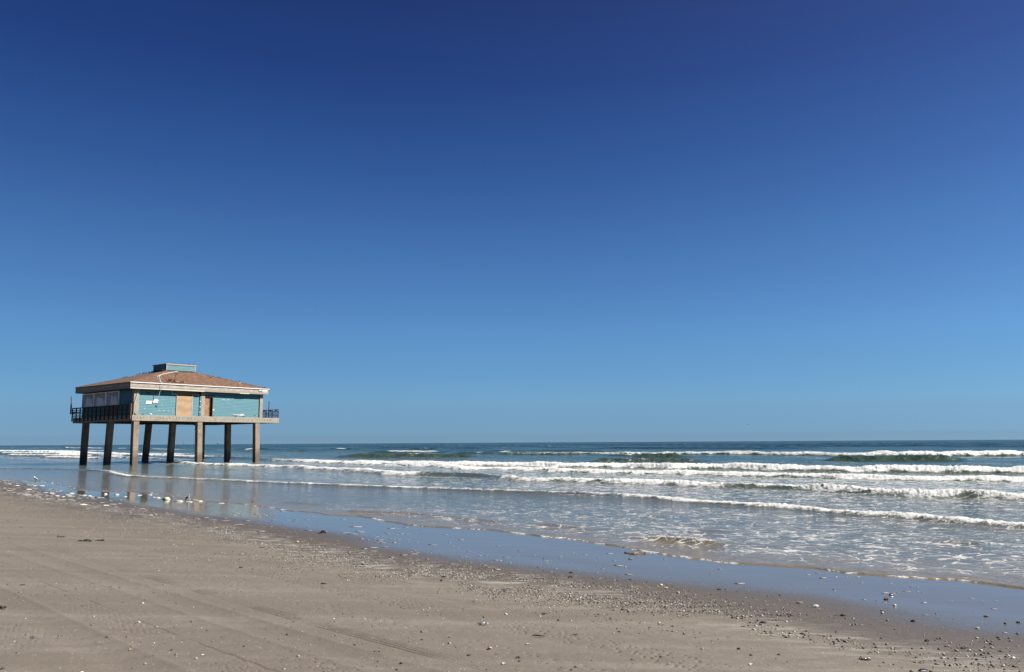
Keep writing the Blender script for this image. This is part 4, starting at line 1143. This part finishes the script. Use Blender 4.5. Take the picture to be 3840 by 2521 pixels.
# larger finds, each surveyed from the photo: x, y, width px, height px, kind, name, category, label
WEEDM = simple('black_seaweed', (.022, .024, .018), .55, .5, 20)
BROWNW = simple('brown_seaweed', (.10, .055, .04), .8, .4, 20)
BLUESH = simple('blue_grey_shell', (.20, .22, .25), .4, .5, 30)
ORANGE = simple('orange_shell', (.66, .42, .26), .6, .25, 30)
TWIG = simple('driftwood_twig', (.045, .035, .028), .9, .4, 20)
LAVA = simple('dark_wet_stone', (.035, .034, .036), .35, .5, 30)
PALES = simple('pale_shell_bits', (.66, .60, .52), .6, .25, 30)
def clump_mesh(name, W_, Hh, kind, seed, mat):
    r_ = random.Random(seed)
    if kind == 'weed':
        mb = MB()
        for k in range(16):
            p = Vector((r_.uniform(-.5, .5)*W_, r_.uniform(-.3, .3)*W_, r_.uniform(0, Hh*.35)))
            q = p + Vector((r_.uniform(-.4, .4)*W_, r_.uniform(-.3, .3)*W_, r_.uniform(0, Hh*.8)))
            s2 = q + Vector((r_.uniform(-.2, .2)*W_, r_.uniform(-.2, .2)*W_, -q.z+r_.uniform(0, .3)*Hh))
            mb.tube([p, (p+q)/2+Vector((0, 0, Hh*.15)), q, s2], [W_*.03, W_*.055, W_*.045, W_*.012], 5)
        # a continuous matted base
        V_, F_ = rock_verts(ICO2, seed, 1, .3)
        V_ = V_*np.array([W_*.42, W_*.26, Hh*.45]); V_[:, 2] = np.maximum(V_[:, 2], -.002)
        mb.add(V_.tolist(), F_.tolist())
        return mb
    mb = MB()
    if kind == 'twig':
        pts = [(-.5*W_, -.05*W_, Hh*.3), (-.2*W_, .04*W_, Hh*.5), (.15*W_, -.03*W_, Hh*.5), (.5*W_, .06*W_, Hh*.25)]
        mb.tube(pts, [Hh*.25, Hh*.45, Hh*.4, Hh*.15], 6)
        mb.tube([pts[2], (.35*W_, .18*W_, Hh*.6)], [Hh*.3, Hh*.1], 5)
        return mb
    if kind == 'shell':      # a ribbed fan shell, tilted
        n_ = 14; vs = []; fs = []
        for i in range(6):
            t_ = i/5
            for k in range(n_+1):
                a_ = -1.25 + 2.5*k/n_
                rr_2 = t_*(1+.05*math.cos(k*math.pi))
                vs.append((W_*.5*rr_2*math.sin(a_), W_*.45*rr_2*math.cos(a_), Hh*math.sin(min(1, t_*1.05)*math.pi*.92)*.9*(1-.25*abs(a_)) + (.12*Hh if k % 2 else 0)*t_ + .002))
        for i in range(5):
            for k in range(n_): fs.append((i*(n_+1)+k, i*(n_+1)+k+1, (i+1)*(n_+1)+k+1, (i+1)*(n_+1)+k))
        m_ = len(vs)
        vs2 = [(x, y, z-.004) for x, y, z in vs]
        mb.add(vs + vs2, fs + [tuple(m_+q for q in reversed(f)) for f in fs])
        return mb
    V_, F_ = rock_verts(ICO2, seed, 1, .20)
    V_ = V_*np.array([W_*.5, W_*.38, Hh*.62]); V_[:, 2] = np.maximum(V_[:, 2]+Hh*.35, -.005)
    mb.add(V_.tolist(), F_.tolist()); return mb
FINDS = [
 (231,2015,22,9,'weed',BROWNW,'seaweed_clump','seaweed','reddish brown weed clump on the sand at left'),
 (322,2030,34,8,'weed',WEEDM,'seaweed_clump','seaweed','larger black weed clump of the pair on the dry sand at left'),
 (378,2028,24,6,'weed',WEEDM,'seaweed_clump','seaweed','smaller black weed strip right of the larger black clump'),
 (904,2130,14,8,'stone',simple('dark_red_lump', (.06, .018, .014), .6, .3, 20),'dark_lump','debris','dark red lump alone on the sand below the wet pools'),
 (120,2394,24,12,'shell',BLUESH,'broken_shell','shell','broken blue grey shell on the near sand at lower left'),
 (224,2389,18,10,'shell',BLUESH,'mussel_shell','shell','blue grey mussel shell right of the broken shell at lower left'),
 (8,2281,26,12,'weed',WEEDM,'seaweed_clump','seaweed','black weed cut by the left edge of the view'),
 (487,2441,16,9,'shell',ORANGE,'pale_shell','shell','pinkish shell near the lower left on bare sand'),
 (85,2195,20,5,'twig',TWIG,'twig','driftwood','short dark twig on the sand at far left'),
 (1214,1998,22,11,'stone',LAVA,'dark_stone','stone','dark lump with a pale foot on the wet sand left of centre'),
 (1199,2001,14,5,'stone',LAVA,'dark_stone','stone','flat dark stone touching the left side of the big wet lump'),
 (1115,2035,12,8,'stone',ORANGE,'tan_stone','stone','tan stone among the pebbles left of centre'),
 (1428,2338,13,8,'shell',ORANGE,'pale_shell','shell','cream orange shell on the bare sand left of the wheel tracks'),
 (1837,2434,15,11,'stone',ORANGE,'tan_stone','stone','round cream and tan stone just above the wheel tracks'),
 (1663,2165,12,7,'stone',LAVA,'dark_stone','stone','upper black stone at the lower rim of the pebble band'),
 (1654,2179,9,7,'stone',LAVA,'dark_stone','stone','lower black stone at the lower rim of the pebble band'),
 (1809,2342,26,9,'weed',BLUESH,'broken_shell','shell','crumbled grey blue shell on the sand right of the cream shell'),
 (2019,2386,46,7,'twig',TWIG,'driftwood_stick','driftwood','long dark driftwood stick in the centre foreground'),
 (2156,2382,15,6,'weed',WEEDM,'seaweed_clump','seaweed','black weed scrap right of the driftwood stick'),
 (2041,2304,16,8,'weed',TWIG,'seaweed_clump','seaweed','small dark weed knot above the driftwood stick'),
 (1978,2419,20,7,'shell',PALES,'pale_shell','shell','flat pale shell below the driftwood stick'),
 (1942,2470,20,9,'shell',LAVA,'mussel_shell','shell','black mussel shell near the bottom centre'),
 (1888,2493,22,9,'shell',PALES,'pale_shell','shell','open cream shell at the bottom centre'),
 (2816,2497,24,10,'shell',PALES,'pale_shell','shell','large cream shell near the bottom right of centre'),
 (2771,2434,13,7,'stone',LAVA,'dark_stone','stone','dark stone above the large cream shell'),
 (2341,2287,26,9,'stone',SHELLM,'mottled_stone','stone','mottled stone pair below the pebble band'),
 (3342,2233,18,8,'stone',LAVA,'black_slab','stone','flat black slab on the blue wet sand at right'),
 (3324,2250,18,12,'stone',LAVA,'dark_stone','stone','pointed black stone just below the flat slab'),
 (3424,2332,15,10,'stone',LAVA,'dark_stone','stone','black knobbly stone on the wet sand at right'),
 (3475,2406,16,11,'stone',LAVA,'dark_stone','stone','black stone on damp sand in the lower right'),
 (3240,2475,26,11,'weed',LAVA,'oyster_cluster','shell','black and grey oyster cluster in the lower right'),
 (3463,2517,34,10,'stone',LAVA,'dark_stone','stone','flat black stone cut by the bottom edge'),
 (3610,2433,24,9,'weed',WEEDM,'seaweed_clump','seaweed','dark wrack clump at the far lower right'),
 (3699,2313,17,8,'stone',SHELLM,'grey_stone','stone','grey brown stone on the wet sand near the right edge'),
 (3665,2358,18,8,'stone',SHELLM,'grey_stone','stone','grey stone below the brown one near the right edge'),
 (3059,2277,22,12,'stone',SHELLM,'mottled_stone','stone','tallest mottled stone at the right end of the pebble band'),
 (2999,2263,26,9,'stone',SHELLM,'grey_stone','stone','low grey stone left of the tallest mottled one'),
 (3162,2310,18,11,'stone',SHELLM,'pale_stone','stone','pale topped stone on the damp sand right of the band'),
 (3308,2301,10,9,'stone',PALES,'pale_stone','stone','small white stone under a black one on wet sand'),
 (3306,2292,11,7,'stone',LAVA,'dark_stone','stone','small black stone resting above the white one on wet sand'),
 (3355,2272,13,8,'stone',PALES,'pale_stone','stone','cream ribbed shell stone on the wet sand below the black slab'),
 (2388,2077,64,3.5,'weed',simple('sandy_wrack', (.16, .13, .10), .7, .4, 20),'wet_wrack','seaweed','flat wet mat of brown wrack at the swash line'),
 (2364,2099,14,5,'stone',SHELLM,'grey_stone','stone','small grey stone just below the wet wrack mat'),
 (2543,2228,12,12,'stone',PALES,'pale_stone','stone','white and black stone standing clear at the band'),
 (2479,2196,13,8,'stone',PALES,'pale_stone','stone','white capped stone at the upper rim of the band'),
 (2497,2206,13,6,'stone',ORANGE,'tan_stone','stone','yellowish stone right below the white capped one'),
 (2364,2176,14,5,'stone',LAVA,'dark_stone','stone','small black wedge on damp sand above the band'),
 (2141,2149,14,6,'stone',LAVA,'dark_stone','stone','black stone at the upper right rim of the dense band'),
 (2140,2168,16,9,'stone',LAVA,'dark_stone','stone','larger black stone inside the dense band'),
 (1360,2118,12,7,'stone',LAVA,'dark_stone','stone','dark stone at the left end of the dense band'),
 (1212,2190,20,7,'weed',LAVA,'seaweed_clump','seaweed','dark weed scrap on the sand left of the dense band'),
 (984,2054,12,5,'weed',WEEDM,'seaweed_clump','seaweed','tiny black weed scrap near the shell line left of centre'),
 (3820,2336,16,7,'stone',LAVA,'dark_stone','stone','dark stone by the right edge on wet sand'),
 (3801,2470,16,9,'stone',BLUESH,'grey_stone','stone','blue grey stone by the right edge in the lower corner'),
 (2862,2337,22,9,'stone',LAVA,'dark_stone','stone','black stone on the sand right below the white foam streaks'),
 (2697,2212,14,5,'stone',LAVA,'black_slab','stone','thin black slab on the wet sheen right of the band'),
]
for i, (px, py, wpx, hpx, kind, mat, nm, cat, lab) in enumerate(FINDS):
    x, y, z = place(px, py)
    dist = math.sqrt(x*x+y*y); k_ = y/FPX
    mb = clump_mesh(nm, wpx*k_*1.05, max(hpx*k_*.80, .008), kind, 900+i, mat)
    o = mb.build(nm, mat, smooth=(kind in ('shell',)))
    o.location = (x, y, z - .001)
    o.rotation_euler = (0, 0, random.uniform(-.3, .3))
    tag(o, lab, cat)
